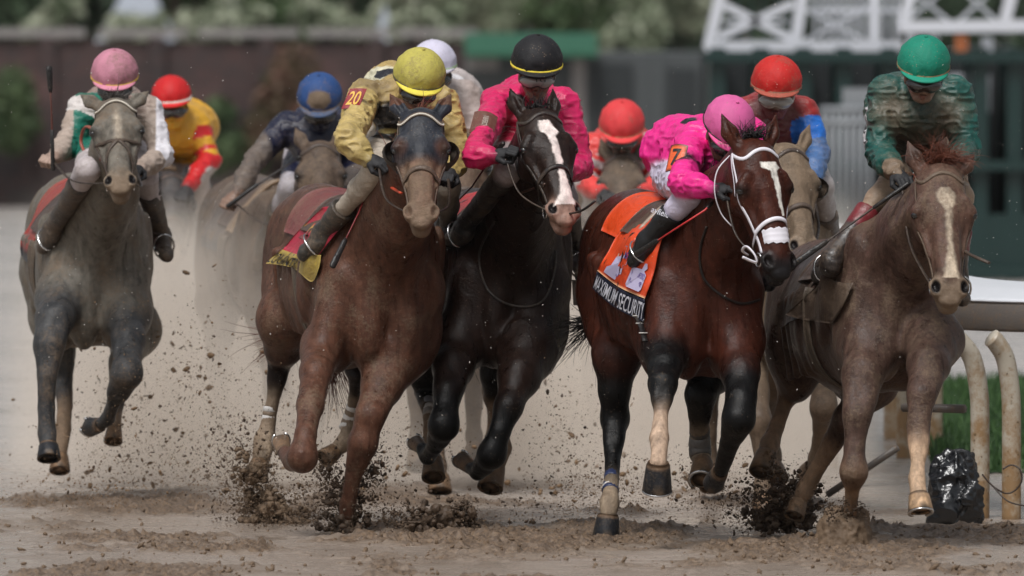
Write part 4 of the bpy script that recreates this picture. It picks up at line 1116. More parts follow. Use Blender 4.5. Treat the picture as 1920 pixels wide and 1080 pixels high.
bar(g(1684, 50, -.4), g(2100, 46, -.4), .075, 'gatewhite', 'truss_beam')
for a, b in (((1700, 44), (1790, -30)), ((1790, 44), (1700, -30)), ((1800, 44), (1880, -30)), ((1880, 44), (1800, -30)), ((1500, 10), (1640, 84)), ((1640, 10), (1500, 84)), ((1360, 40), (1480, 40))): bar(g(*a, .9), g(*b, .9), .022, 'gatewhite', 'brace_bar')
for px in range(1340, 1490, 24): bar(g(px, 84, .9), g(px, -20, .9), .014, 'gategreen', 'lattice_bar')
for i, px in enumerate((1345, 1425, 1505, 1580, 1665, 1750, 1835, 1900, 1985, 2070)):
    m = MB(); x = XW(px, GD); m.box((x - .07, GD - .35, 0), (x + .07, GD + 3.2, ZW(100, GD) + .05)); m.build('stall_partition', MAT['gategreen'], r_, smooth=False)
m = MB(); m.box((XW(1320, GD), GD + 2.0, .35), (XW(2100, GD), GD + 2.05, ZW(104, GD))); m.build('rear_door', MAT['dark'], r_, smooth=False)
for px, py, w_, h_ in ((1715, 85, 16, 36), (1760, 82, 14, 30), (1860, 90, 22, 38), (1800, 180, 26, 80), (1855, 178, 22, 70)):
    m = MB(); m.box((XW(px - w_ / 2, GD), GD + 1.1, ZW(py + h_ / 2, GD)), (XW(px + w_ / 2, GD), GD + 1.14, ZW(py - h_ / 2, GD))); m.build('number_panel', MAT['gatewhite'], r_, smooth=False)
m = MB(); m.box((XW(1798, GD), GD + 1.0, ZW(100, GD)), (XW(1822, GD), GD + 1.04, ZW(66, GD))); m.build('lamp_panel', MAT['orange'], r_, smooth=False)
for z0, z1 in ((96, 116), (300, 318), (498, 520)):
    m = MB(); m.box((XW(1320, GD), GD - .45, ZW(z1, GD)), (XW(2100, GD), GD - .36, ZW(z0, GD))); m.build('cross_beam', MAT['gategreen'], r_, smooth=False)
m = MB(); m.box((XW(1500, GD), GD - .34, .02), (XW(2100, GD), GD - .30, ZW(400, GD))); m.build('padded_door', MAT['gategreen'], r_, smooth=False)
MAT['barrier'] = plain('barrier_paint', (.20, .215, .23), .5)
r_ = empty('barrier', (XW(1590, 110), 110, 0), 'white steel crowd barrier standing in front of the starting gate', 'barrier')
BD = 110.0
for px in range(1542, 1646, 13): m = MB(); m.tube([(XW(px, BD), BD, ZW(430, BD)), (XW(px, BD), BD, ZW(205, BD))], .022, 6); m.build('bar', MAT['barrier'], r_)
for py in (205, 430, 230): m = MB(); m.tube([(XW(1538, BD), BD, ZW(py, BD)), (XW(1650, BD), BD, ZW(py, BD))], .03, 6); m.build('rail', MAT['barrier'], r_)
m = MB(); m.box((XW(1580, BD), BD + .05, ZW(300, BD)), (XW(1640, BD), BD + .09, ZW(165, BD))); m.build('notice_board', MAT['barrier'], r_, smooth=False)
for px in (1545, 1640): m = MB(); m.tube([(XW(px, BD), BD, 0), (XW(px, BD), BD, ZW(420, BD))], .03, 6); m.build('post', MAT['barrier'], r_)

# ---------------------------------------------------------------- running rail at right
def railmat():
    m = bpy.data.materials.new('rusty_white_posts'); t, b = nodes(m)
    tc = t.nodes.new('ShaderNodeTexCoord').outputs['Object']; n = noise(t, tc, 9, 5, .65); n2 = noise(t, tc, 45, 4, .6)
    sx = t.nodes.new('ShaderNodeSeparateXYZ'); t.links.new(tc, sx.inputs[0])
    f = maprange(t, math_(t, 'SUBTRACT', math_(t, 'ADD', n, math_(t, 'MULTIPLY', n2, .3)), math_(t, 'MULTIPLY', sx.outputs[2], .35)), .38, .62)
    c = mix(t, f, (.44, .40, .33), (.27, .17, .085)); c = mix(t, maprange(t, n2, .62, .7), c, (.10, .07, .04))
    t.links.new(c, b.inputs['Base Color']); b.inputs['Roughness'].default_value = .45; return m
MAT['post'] = railmat(); MAT['railtop'] = plain('rail_cover', (.66, .68, .72), .3, mud=.0, vary=.1); MAT['railface'] = plain('muddy_rail_face', (.13, .115, .105), .4, mud=.5, bump=.2)
r_ = empty('running_rail', (3.2, 62.6, 0), 'white safety rail with wide sloping cover and rusty gooseneck posts', 'rail')
path = [np.array(q) for q in ((14., 61.9), (6., 61.92), (3.4, 61.98), (2.75, 62.12), (2.25, 62.6), (1.92, 63.7), (1.76, 66.), (1.72, 69.5), (1.60, 74.), (1.55, 80.), (1.6, 90.), (1.9, 104))]
pc = catmull([np.array([q[0], q[1], 0.]) for q in path], 8)
def sweep(prof, mat, name):
    V = []; F = []; n = len(prof)
    for i, q in enumerate(pc):
        t = nrm(pc[min(i + 1, len(pc) - 1)] - pc[max(i - 1, 0)]); s = np.array([-t[1], t[0], 0])  # towards the track
        for u, z in prof: V.append(q + s * u + np.array([0, 0, z]))
    for i in range(len(pc) - 1):
        for j in range(n - 1): F.append((i * n + j, i * n + j + 1, (i + 1) * n + j + 1, (i + 1) * n + j))
    mesh_obj(name, V, F, MAT[mat], r_)
# s points away from t's left; make the cover slope down to the infield
sgn = 1
sweep([(.0, 1.050), (.016, 1.058), (-.04, 1.072), (-.26, 1.105), (-.44, 1.140), (-.47, 1.128), (-.47, 1.10), (-.02, .91)], 'railtop', 'cover')
sweep([(.004, 1.052), (.012, 1.037), (.012, .925), (.0, .91), (-.05, .91)], 'railface', 'front_rail')
def gooseneck(x, y, lean, z=.93, reach=(-.22, .0)):
    pts = [(x, y, -.05), (x, y, .45), (x + reach[0] * .05, y + reach[1] * .05, .62), (x + reach[0] * .3, y + reach[1] * .3, .78), (x + reach[0] * .75, y + reach[1] * .75, .86), (x + reach[0], y + reach[1], .885)]
    m = MB(); m.tube(catmull(pts, 5), .047, 14); return m.build('post', MAT['post'], r_)
for px, d, rc in ((1897, 61.95, (-.10, -.05)), (1838, 62.1, (-.13, -.05)), (1752, 70.5, (-.10, .0)), (1697, 70.0, (-.05, 0)), (1672, 73.0, (-.05, 0)), (1600, 66.0, (-.02, .1)), (1556, 68.5, (-.02, 0)), (1990, 62.0, (-.1, 0)), (2080, 61.9, (-.1, 0))):
    gooseneck(XW(px, d + .34), d + .34, 0, reach=rc)
m = MB(); m.tube([(XW(1700, 63), 63.6, .50), (XW(1815, 63), 63.4, .50)], .022, 6); m.tube([(XW(1560, 63), 63.8, .06), (XW(1690, 63), 63.6, .30)], .02, 6); m.build('brace', MAT['railface'], r_)
w_ = MB(); w_.tube(catmull([P(1842, 890, 62.0), P(1862, 912, 61.85), P(1886, 925, 61.85), P(1905, 918, 61.85), P(1916, 900, 61.85), P(1912, 880, 61.86), P(1896, 872, 61.88), P(1880, 880, 61.88)], 6), .0045, 5)
w_.tube(catmull([P(1862, 912, 61.85), P(1890, 940, 61.8), P(1930, 950, 61.8)], 6), .004, 5)
tag(w_.build('wire', MAT['leather']), 'thin loop of dark wire tied round a rusty rail post', 'wire')
# black bundle at the foot of the post
MAT['plastic'] = plain('black_plastic', (.008, .009, .011), .22, spec=.7, bump=.6, bs=18, mud=.05)
bp_ = []
for q in ((1775, 880, 22), (1800, 875, 24), (1790, 905, 34), (1768, 925, 24), (1812, 935, 26), (1795, 950, 34), (1770, 962, 26), (1815, 965, 20), (1782, 968, 28)):
    bp_.append(ell(P(q[0], q[1], 61.75 + .1 * RNG.random()), np.array([1, .9, 1.2]) * M(q[2], 62), None, .04, 0))
Vb, Qb, Cb = skin(bp_, {0: (.01, .01, .012, .1)}, .008); Vb = relax(Vb, Qb, 1); Nb = vnormals(Vb, Qb)
rg = 1 - np.abs(2 * vnoise(Vb * [1, 1, .6], 18, 8) - 1); rg2 = 1 - np.abs(2 * vnoise(Vb, 38, 18) - 1)
Vb = Vb + Nb * ((rg - .5) * .05 + (rg2 - .5) * .02)[:, None]
tag(mesh_obj('plastic_bundle', Vb, Qb, MAT['plastic'], None), 'crumpled black plastic bundle lying at the foot of the rail post', 'plastic bundle')
# infield grass
MAT['turf'] = leafmat('turf', (.016, .042, .014), (.05, .105, .03)); MAT['turfbase'] = plain('turf_soil', (.03, .07, .02), .8)
m = MB(); m.add([(XW(1748, 68), 68, .012), (9, 68, .012), (11, 82, .012), (XW(1765, 82), 82, .012)], [(0, 1, 2, 3)]); m.build('lawn', MAT['turfbase'], None, kind='structure')
n = 9000; gy_ = 68 + 14 * RNG.random(n); gx_ = XW(1750, 1) * gy_ + RNG.random(n) * 1.5; hgt_ = .06 + .09 * RNG.random(n)
ln = RNG.normal(size=(n, 2)) * .03; wd = .012
Vg = np.stack([np.stack([gx_ - wd, gy_, gx_ * 0], 1), np.stack([gx_ + wd, gy_, gx_ * 0], 1), np.stack([gx_ + ln[:, 0] + .002, gy_ + ln[:, 1], hgt_], 1), np.stack([gx_ + ln[:, 0] - .002, gy_ + ln[:, 1], hgt_], 1)], 1).reshape(-1, 3)
v = np.repeat(RNG.random(n), 4)
g_ = mesh_obj('grass', Vg, np.arange(n * 4).reshape(-1, 4), MAT['turf'], None, cols=np.stack([v, v, v, v], 1), smooth=False, kind='stuff'); tag(g_, 'green infield grass beyond the running rail', 'grass')
def blend(C, f, col): f = np.clip(f, 0, 1)[:, None]; return C * (1 - f) + np.array(col) * f
def paint20(V, C, hz):
    # dark hood over poll, brow and cheeks, face below it muddy
    x, y, z = hz.T; n = (fbm(V, 30, 3, 2) - .5) * .05
    inh = (z < .06) & (z > -.62) & (np.abs(x) < .2) & (y > -.24) & (y < .1)
    f = np.clip((z + .275 + n + np.abs(x) * .9 * (z < -.1) * 0 + np.where(np.abs(x) < .03, 0, 0)) * 40 + .5, 0, 1) * inh
    hood = f * (1 - np.clip(1.3 - np.hypot((np.abs(x) - .088) / .035, (z + .20) / .045), 0, 1) * (y > -.05))
    C = blend(C, hood, (.024, .027, .035, .22))
    low = np.clip((-.24 - z) * 14, 0, 1) * inh
    C = blend(C, low * .7, (.20, .125, .085, .8))
    return C
# ================================================================ the field
WHT = (.62, .60, .56, .15)
# ---- bay with white bridle
ms = horse('dark bay racehorse with white bridle and white stripe, orange cloth', 59.4, 13, 1322, dict(poll=(1418, 272, 58.98), muz=(1462, 508, 58.80), yaw=27, k=1.08, ears=((-.30, .0, 1, .165), (.42, .0, 1, .165))),
  fore=[(-1, [(1250, 650, 59.25, 92), (1246, 690, 59.05, 58, 1), (1242, 720, 58.98, 50, 1), (1240, 768, 58.9, 26, 1), (1236, 822, 58.82, 36, 3), (1236, 850, 58.75, 27, 3), (1234, 868, 58.72, 34, 3)]),
        (1, [(1388, 640, 59.3, 94), (1389, 700, 59.2, 66), (1389, 750, 59.1, 50, 1), (1385, 785, 59.05, 56, 1), (1368, 830, 59.15, 36, 1), (1353, 880, 59.3, 28, 1)])],
  hind=[(-1, [(1162, 610, 60.6, 120), (1156, 670, 60.35, 86), (1152, 730, 60.35, 54, 1), (1153, 785, 60.4, 48, 1), (1149, 850, 60.25, 30, 1), (1147, 900, 60.1, 25, 1), (1143, 942, 60.0, 36, 4), (1141, 965, 59.97, 30, 4)]),
        (1, [(1335, 690, 60.2, 90), (1314, 740, 60.0, 52, 1), (1311, 800, 60.1, 34, 1), (1312, 850, 60.2, 38, 4), (1318, 870, 60.1, 32, 4)])],
  hooves=[((1234, 872, 58.72), (1232, 918, 58.76), 56, 'hoofdark', None, True), ((1140, 968, 59.97), (1136, 1008, 59.97), 52, 'hoofdark'), ((1318, 868, 60.1), (1314, 902, 60.0), 48, 'hoofmud', None, True), ((1350, 885, 59.33), (1338, 905, 59.45), 40, 'hoofdark')],
  pal={0: (.050, .013, .007, .10), 1: (.004, .004, .0042, .18), 2: (.012, .011, .012, .12), 3: (.46, .33, .24, .45), 4: (.27, .21, .15, .6)}, pitch=.06, h=.0095, nk=1.2, cw=1.25,
  blaze=([(-.095, .012, .034), (-.118, .018, .040), (-.135, .026, .014), (-.25, .030, .012), (-.335, .036, .007)], (.75, .72, .66, .1), .005))
bridle(ms, (.75, .73, .78, .05), .0085, 'whiterubber', nose=-.37)
# ---- chestnut, number twenty
c20 = horse('chestnut racehorse with dark blinker hood, red and yellow cloth', 60.8, 14, 722, dict(poll=(789, 212, 60.15), muz=(790, 410, 59.85), yaw=1, k=1.04, ears=((-.45, -.15, 1, .15), (.45, -.15, 1, .15))),
  fore=[(1, [(742, 670, 60.75, 108), (716, 725, 60.7, 72), (694, 780, 60.6, 50), (680, 832, 60.6, 50), (663, 890, 60.65, 31), (652, 945, 60.7, 30), (648, 975, 60.72, 26)]),
        (-1, [(606, 650, 60.7, 80), (592, 700, 60.5, 56), (582, 760, 60.35, 44), (573, 815, 60.2, 40), (567, 858, 60.15, 50), (548, 866, 60.4, 34), (536, 850, 60.6, 30)])],
  hind=[(-1, [(536, 600, 61.9, 104), (532, 650, 62.0, 66), (524, 680, 62.2, 42, 1), (515, 735, 62.2, 25, 1), (504, 790, 62.2, 25, 4), (497, 825, 62.15, 40, 4), (490, 858, 62.1, 34, 4)]),
        (1, [(672, 665, 61.6, 60), (669, 705, 61.5, 30, 1), (664, 745, 61.6, 20, 1), (656, 792, 61.65, 24, 4), (648, 828, 61.6, 32, 4), (632, 842, 61.6, 28, 4)])],
  hooves=[((532, 846, 60.62), (527, 826, 60.75), 34, 'hoofmud', (0, 1, -.3), True), ((628, 846, 61.6), (606, 862, 61.55), 40, 'hoofmud'), ((488, 866, 62.1), (480, 896, 62.05), 44, 'hoofmud')],
  pal={0: (.085, .038, .024, .42), 1: (.012, .007, .006, .25), 2: (.21, .155, .115, .75), 3: WHT, 4: (.30, .23, .165, .75)}, pitch=.06, h=.0095, nk=1.2, cw=1.3,
  painted=lambda V, C, hz, N: paint20(V, C, hz))
bridle(c20, (.09, .06, .045, .6), .009, 'silk', nose=-.34, browdots=True, blink=(.030, .027, .026, .5))
# ---- near-black bay, rider in magenta
tg = horse('almost black racehorse with white blaze and pink muzzle', 61.3, 7, 958, dict(poll=(1012, 212, 60.65), muz=(1056, 396, 60.35), yaw=20, k=1.06, ears=((-.18, .0, 1, .16), (.20, .0, 1, .16))),
  fore=[(-1, [(862, 640, 61.2, 104), (850, 690, 61.05, 72), (840, 735, 60.95, 46), (832, 798, 60.85, 52, 1), (816, 835, 61.05, 30, 1), (802, 856, 61.2, 30, 1), (792, 842, 61.28, 25, 1)]),
        (1, [(990, 660, 61.1, 112), (974, 706, 61.0, 76), (953, 764, 60.9, 48), (937, 810, 60.85, 40, 1), (922, 852, 60.85, 48, 1), (896, 886, 61.05, 29, 1), (884, 878, 61.15, 25, 1)])],
  hind=[(-1, [(812, 620, 62.3, 100), (802, 680, 62.1, 70), (797, 735, 62.15, 38, 1), (802, 765, 62.0, 24, 1), (805, 805, 61.9, 22, 4), (808, 840, 61.85, 32, 4), (811, 862, 61.8, 30, 4)]),
        (1, [(945, 650, 62.1, 84), (928, 700, 61.8, 50, 1), (928, 745, 61.9, 42, 1), (940, 800, 61.9, 24, 4), (944, 840, 61.85, 30, 4), (932, 870, 61.8, 32, 4)])],
  hooves=[((790, 840, 61.3), (778, 828, 61.42), 30, 'hoofmud', (0, 1, -.3), True), ((882, 876, 61.18), (864, 860, 61.3), 34, 'hoofmud', (0, 1, -.3), True),
          ((812, 862, 61.8), (813, 898, 61.72), 46, 'hoofmud'), ((928, 876, 61.8), (918, 918, 61.72), 50, 'hoofmud')],
  pal={0: (.0165, .0085, .0062, .14), 1: (.0035, .0035, .0036, .06), 2: (.30, .19, .15, .25), 3: WHT, 4: (.25, .17, .11, .6)}, pitch=.04, h=.0095, nk=1.15, cw=1.22,
  blaze=([(-.075, -.012, .022), (-.105, -.010, .030), (-.135, .004, .036), (-.155, .004, .018), (-.26, .010, .016), (-.34, .012, .012), (-.46, .012, .026), (-.52, .0, .045)], (.72, .64, .60, .12), .006))
bridle(tg, (.022, .018, .017, .3), .008, 'silk', nose=-.345)
# ---- muddy grey at left
gr = horse('muddy grey racehorse coming head on at the left', 64.4, 7, 186, dict(poll=(216, 192, 63.75), muz=(226, 352, 63.38), yaw=3, k=1.0, ears=((-.75, .0, .8, .13), (.75, .0, .8, .13))),
  fore=[(-1, [(112, 560, 64.25, 92), (101, 600, 64.1, 66, 1), (92, 650, 64.05, 50, 1), (88, 705, 64.0, 36, 1), (87, 765, 64.0, 32, 1), (88, 812, 63.98, 34, 1), (90, 832, 63.95, 32, 1)]),
        (1, [(238, 590, 64.25, 84), (240, 640, 64.1, 58, 1), (238, 700, 63.95, 54, 1), (214, 752, 64.1, 26, 1), (202, 785, 64.25, 26, 1), (188, 796, 64.3, 24, 1)])],
  hind=[(-1, [(105, 600, 65.6, 90), (108, 660, 65.5, 60), (118, 710, 65.5, 36, 1), (122, 760, 65.4, 28, 1), (118, 805, 65.3, 30, 4), (112, 850, 65.2, 28, 4)]),
        (1, [(250, 620, 65.6, 96), (232, 680, 65.3, 50), (222, 730, 65.3, 34), (216, 775, 65.2, 24, 1), (214, 800, 65.1, 30, 4)])],
  hooves=[((91, 835, 63.94), (92, 862, 63.9), 46, 'hoofdark'), ((186, 797, 64.3), (166, 800, 64.42), 36, 'hoofdark', (0, 1, -.3), True), ((112, 855, 65.2), (112, 885, 65.15), 40, 'hoofmud'), ((214, 805, 65.1), (212, 830, 65.05), 36, 'hoofmud')],
  pal={0: (.135, .122, .102, .50), 1: (.040, .041, .043, .42), 2: (.26, .20, .145, .8), 3: WHT, 4: (.25, .17, .11, .7)}, pitch=.06, h=.011, nk=1.05, cw=1.08, finehead=.0068,
  painted=lambda V, C, hz, N: blend(C, np.clip(1.2 - np.hypot(hz[:, 0] / .022, (hz[:, 2] + .19) / .13), 0, 1) * (hz[:, 1] > -.02) * .8 + 0, (.42, .35, .27, .4)))
bridle(gr, (.05, .035, .028, .5), .0085, 'silk', figure8=True, browdots=True)
# ---- muddy chestnut at right
gn = horse('mud-covered chestnut racehorse with long white blaze at the rail', 59.3, 14, 1690, dict(poll=(1764, 318, 58.72), muz=(1778, 524, 58.50), yaw=9, k=1.12, ears=((-.35, .0, 1, .15), (.62, -.1, .8, .12))),
  fore=[(-1, [(1632, 655, 59.15, 104), (1618, 705, 59.05, 74), (1607, 780, 58.98, 46), (1602, 840, 58.95, 38), (1601, 885, 58.93, 46), (1597, 928, 59.0, 24, 4), (1593, 965, 59.05, 28, 4)]),
        (1, [(1752, 640, 59.1, 108), (1742, 685, 58.95, 74), (1728, 740, 58.85, 48), (1722, 800, 58.8, 42), (1722, 828, 58.77, 40), (1722, 860, 58.73, 26, 3), (1719, 897, 58.68, 30, 3), (1722, 925, 58.65, 33, 3)])],
  hind=[(-1, [(1520, 600, 60.5, 110), (1508, 645, 60.5, 68), (1492, 695, 60.7, 44, 1), (1474, 750, 60.65, 28, 4), (1456, 800, 60.6, 28, 4), (1444, 832, 60.55, 36, 4), (1438, 850, 60.5, 32, 4)]),
        (1, [(1640, 720, 60.1, 80), (1588, 785, 60.0, 46), (1562, 828, 60.1, 38, 1), (1536, 872, 60.15, 28, 4), (1512, 915, 60.2, 34, 4), (1502, 935, 60.2, 30, 4)])],
  hooves=[((1592, 968, 59.08), (1590, 1000, 59.08), 44, 'hoofmud'), ((1723, 928, 58.65), (1726, 960, 58.62), 48, 'hooflight', (.15, -1, .1), True), ((1436, 852, 60.5), (1426, 888, 60.42), 48, 'hoofmud'), ((1498, 940, 60.2), (1488, 970, 60.15), 40, 'hoofmud')],
  pal={0: (.068, .040, .031, .46), 1: (.045, .026, .019, .4), 2: (.19, .14, .10, .85), 3: (.52, .36, .24, .35), 4: (.21, .13, .08, .6)}, pitch=-.13, h=.0095, nk=1.12, cw=1.14,
  painted=lambda V, C, hz, N: blend(C, ((hz[:, 2] > -.45) & (hz[:, 2] < .05) & (np.abs(hz[:, 0]) < .16) & (hz[:, 1] > -.2) & (hz[:, 1] < .1)) * .6 * np.clip((.75 - C[:, 0] * 4), 0, 1), (.15, .075, .052, .5)),
  blaze=([(-.10, .0, .012), (-.125, .002, .033), (-.165, .004, .030), (-.20, .006, .010), (-.36, .006, .009), (-.44, .006, .018), (-.50, .004, .03)], (.46, .38, .29, .55), .014))
bridle(gn, (.10, .07, .05, .6), .0075, 'silk', nose=-9, rings=True)
# ---- the horses further back
def rear(label, d, yaw, cx, poll, muz, col, leg, headyaw=None, st=0, alpha=.7, ears=((-.35, 0, 1, .15), (.35, 0, 1, .15)), dz=0, cw=1.1, blink=None, **kw):
    hs = horse(label, d, yaw, cx, dict(poll=poll, muz=muz, yaw=headyaw if headyaw is not None else yaw, k=1.02, ears=ears), fore=st, pal={0: (*col, alpha), 1: (*leg, alpha), 2: (.24, .18, .13, .8), 4: (.2, .14, .09, .8)}, pitch=.04, h=.014, finehead=.0085, cw=cw, dz=dz, **kw)
    bridle(hs, (.05, .035, .03, .5), .009, 'silk', nose=-.35, blink=blink); return hs
h_rb = rear('clay-coloured muddy racehorse half hidden behind the white bridle', 62.7, 8, 1472, (1478, 278, 62.0), (1508, 470, 61.75), (.17, .125, .085), (.12, .085, .06), headyaw=20, st=1, alpha=.6, blink=(.03, .024, .02, .5), ears=((-.3, 0, 1, .16), (.42, 0, 1, .17)))
h_bl = rear('dun muddy racehorse under the blue-capped jockey', 67.8, 13, 560, (600, 272, 67.1), (604, 420, 66.8), (.085, .060, .045), (.06, .045, .038), headyaw=2, st=0, alpha=.5, dz=-.02)
h_rc = rear('brown muddy racehorse under the middle jockey in coral', 70.2, 0, 1160, (1168, 292, 69.5), (1164, 425, 69.2), (.075, .058, .046), (.05, .04, .032), headyaw=-1, st=1, alpha=.55)
h_ry = rear('dark racehorse hidden behind the grey one', 71.5, 8, 330, (322, 330, 70.9), (322, 460, 70.6), (.05, .048, .050), (.04, .038, .038), st=0, alpha=.4)
h_wh = rear('brown racehorse hidden behind the gold-silked rider', 65.4, 4, 868, (868, 250, 64.8), (872, 400, 64.6), (.10, .06, .045), (.07, .05, .04), st=1, alpha=.7)

# ---- saddles, cloths
def wrap(hs, t0, t1, a0, a1, name, mat, col, off=.012, nt=8, na=26, parent=None, zc=1.14, colf=None, thick=.008):
    G = []
    for i in range(na):
        row = []
        a = R(a0 + (a1 - a0) * i / (na - 1))
        for j in range(nt):
            t = t0 + (t1 - t0) * j / (nt - 1); c = hs['L'](0, t, zc); dv = hs['rt'] * math.sin(a) + np.array([0, 0, math.cos(a)])
            hit = hs['T'].ray_cast(Vector(c + dv * 1.1), Vector(-dv), 1.2)
            q = np.array(hit[0]) if hit[0] is not None and np.linalg.norm(np.array(hit[0]) - c) < .43 else c + dv * .34
            row.append(q + dv * off)
        G.append(row)
    G = np.array(G); nu, nv, _ = G.shape
    for _ in range(2): G[1:-1] = (G[:-2] + 2 * G[1:-1] + G[2:]) / 4
    V = G.reshape(-1, 3); ctr = np.array([hs['L'](0, t0 + (t1 - t0) * (j / (nt - 1)), zc) for i in range(na) for j in range(nt)])
    inn = V - nrm_rows(V - ctr) * thick
    F = [(i * nv + j, i * nv + j + 1, (i + 1) * nv + j + 1, (i + 1) * nv + j) for i in range(nu - 1) for j in range(nv - 1)]; k = len(V)
    F2 = [tuple(x + k for x in f[::-1]) for f in F]
    for i in range(nu - 1):
        for j in (0, nv - 1): F2.append((i * nv + j, (i + 1) * nv + j, (i + 1) * nv + j + k, i * nv + j + k))
    for j in range(nv - 1):
        for i in (0, nu - 1): F2.append((i * nv + j, i * nv + j + 1, i * nv + j + 1 + k, i * nv + j + k))
    C = [colf(i / (nu - 1), j / (nv - 1)) if colf else col for i in range(nu) for j in range(nv)]
    return mesh_obj(name, np.concatenate([V, inn]), F + F2, MAT[mat], parent or hs['root'], cols=C + C)
def saddle(hs, cloth_col, pad=(.20, .13, .075, .4), hem=(.01, .01, .012, .1), amax=84, fl=58, girth=True, flap=(.05, .028, .02, .45), front=True):
    cf = lambda u, v: hem if (abs(u - .5) > .44) else cloth_col
    wrap(hs, .60, 1.10, -amax, amax, 'saddle_cloth', 'silk', cloth_col, .012, colf=cf)
    s = wrap(hs, .50, .80, -fl, fl, 'saddle', 'silk', flap, .030, thick=.018)
    wrap(hs, .455, .545, -62, 62, 'saddle_pad', 'silk', pad, .036, thick=.030, parent=s)
    if girth: wrap(hs, .56, .62, 66, 294, 'girth', 'silk', (.06, .05, .04, .6), .012, nt=3, na=40)
saddle(ms, (.62, .060, .012, .08), (.30, .26, .20, .1), (.62, .060, .012, .08), amax=45, fl=40, girth=False)
saddle(c20, (.16, .03, .035, .6), (.28, .17, .10, .35), (.16, .03, .035, .6), amax=50, fl=44)
saddle(tg, (.40, .02, .03, .4), (.26, .17, .09, .3), (.012, .011, .011, .3), amax=96)
saddle(gr, (.30, .03, .025, .5), (.14, .10, .07, .5), (.01, .01, .012, .3), amax=88)
saddle(gn, (.030, .020, .018, .5), (.22, .17, .10, .45), (.035, .022, .018, .5), amax=92)
for q, c in ((h_rb, (.05, .04, .04, .7)), (h_bl, (.06, .05, .05, .7)), (h_rc, (.3, .05, .05, .6)), (h_ry, (.50, .38, .05, .5)), (h_wh, (.3, .28, .26, .6))): saddle(q, c)

# orange cloth: writing and badges
G1 = drape(ms, [[(1213, 376), (1240, 380), (1268, 396)], [(1163, 432), (1200, 440), (1240, 452)], [(1138, 475), (1180, 492), (1226, 512)], [(1119, 507), (1160, 538), (1209, 560)]], 16, 18, .034)
ora = cloth(ms['root'], G1, 'number_cloth', 'silk', lambda u, v: (.62, .40, .22, .1) if v > .95 else (.66, .062, .012, .06), wave=.010)
G2 = drape(ms, [[(1119, 509), (1160, 540), (1209, 562)], [(1110, 540), (1152, 576), (1206, 603)]], 18, 8, .034)
nav = cloth(ms['root'], G2, 'name_band', 'silk', lambda u, v: (.008, .011, .028, .05))
MAT['white_letter'] = plain('white_lettering', (.62, .63, .70), .5, vary=.05); MAT['black_letter'] = plain('black_lettering', (.012, .01, .01), .5); MAT['gold_letter'] = plain('gold_lettering', (.72, .42, .06), .5)
MAT['badge'] = plain('lavender_badge', (.50, .46, .66), .5, vary=.1); MAT['badgeblue'] = plain('violet_badge_lettering', (.10, .06, .30), .5)
lettering(nav, 'MAXIMUM SECURITY', gridfn(G2, .03, .99, .90, .20, .012), 'lettering', MAT['white_letter'], .3)
def badge(poly, quad, name):
    V = []; o = gridfn(G1, *quad, .012)
    c = np.mean(poly, 0); F = []; n = len(poly)
    V = [o(*c)] + [o(*q) for q in poly]; F = [(0, i + 1, (i + 1) % n + 1) for i in range(n)]
    return mesh_obj(name, V, F, MAT['badge'], ora, smooth=False)
badge([(.0, .0), (.75, .0), (.95, .22), (.85, .45), (1., .5), (.98, .62), (.72, .66), (.66, .98), (.55, .98), (.5, .66), (.28, .60), (.2, .3), (.0, .22)], (.16, .46, .93, .48), 'badge')
lettering(ora, '145', gridfn(G1, .32, .43, .64, .56, .017), 'lettering', MAT['badgeblue']); lettering(ora, 'KENTUCKY', gridfn(G1, .19, .42, .88, .80, .017), 'lettering', MAT['badgeblue'])
badge([(.1, .0), (.9, .0), (1., .12), (1., .62), (.8, .72), (.95, .85), (.85, 1), (.7, .98), (.62, .76), (0., .7), (0, .1)], (.58, .84, .93, .60), 'badge')
lettering(ora, 'WOODFORD', gridfn(G1, .60, .82, .78, .72, .017), 'lettering', MAT['badgeblue']); lettering(ora, 'RESERVE', gridfn(G1, .61, .81, .86, .81, .017), 'lettering', MAT['badgeblue'])
# red and yellow cloth of number twenty, its hem thrown outwards
q = lambda x, y, d: P(x, y, d)
A = np.array([catmull([q(606, 388, 61.35), q(560, 432, 61.55), q(530, 468, 61.70)], 6), catmull([q(640, 385, 61.28), q(590, 440, 61.35), q(562, 480, 61.55)], 6), catmull([q(672, 385, 61.2), q(620, 450, 61.25), q(598, 478, 61.4)], 6)])
A = np.array([catmull(list(A[:, j]), 6) for j in range(A.shape[1])]).transpose(1, 0, 2)
A = lift_grid(c20, A, .035)
rc = cloth(c20['root'], A, 'number_cloth', 'silk', lambda u, v: (.45, .30, .05, .3) if .36 < v < .42 and u < .4 else (.40, .014, .045, .42), wave=.012)
B = np.array([catmull([q(530, 468, 61.70), q(512, 480, 61.70), q(498, 494, 61.68)], 5), catmull([q(562, 478, 61.55), q(552, 492, 61.55), q(548, 502, 61.55)], 5), catmull([q(582, 478, 61.47), q(582, 500, 61.5), q(582, 528, 61.5)], 5), catmull([q(602, 478, 61.4), q(600, 495, 61.42), q(594, 515, 61.45)], 5)])
B = np.array([catmull(list(B[:, j]), 6) for j in range(B.shape[1])]).transpose(1, 0, 2)
B = lift_grid(c20, B, .04)
yc = cloth(c20['root'], B, 'name_band', 'silk', lambda u, v: (.36, .26, .05, .5), wave=.03)
lettering(yc, 'COUNTRY', gridfn(B, -.02, .44, .88, .25, .034), 'lettering', MAT['black_letter'])
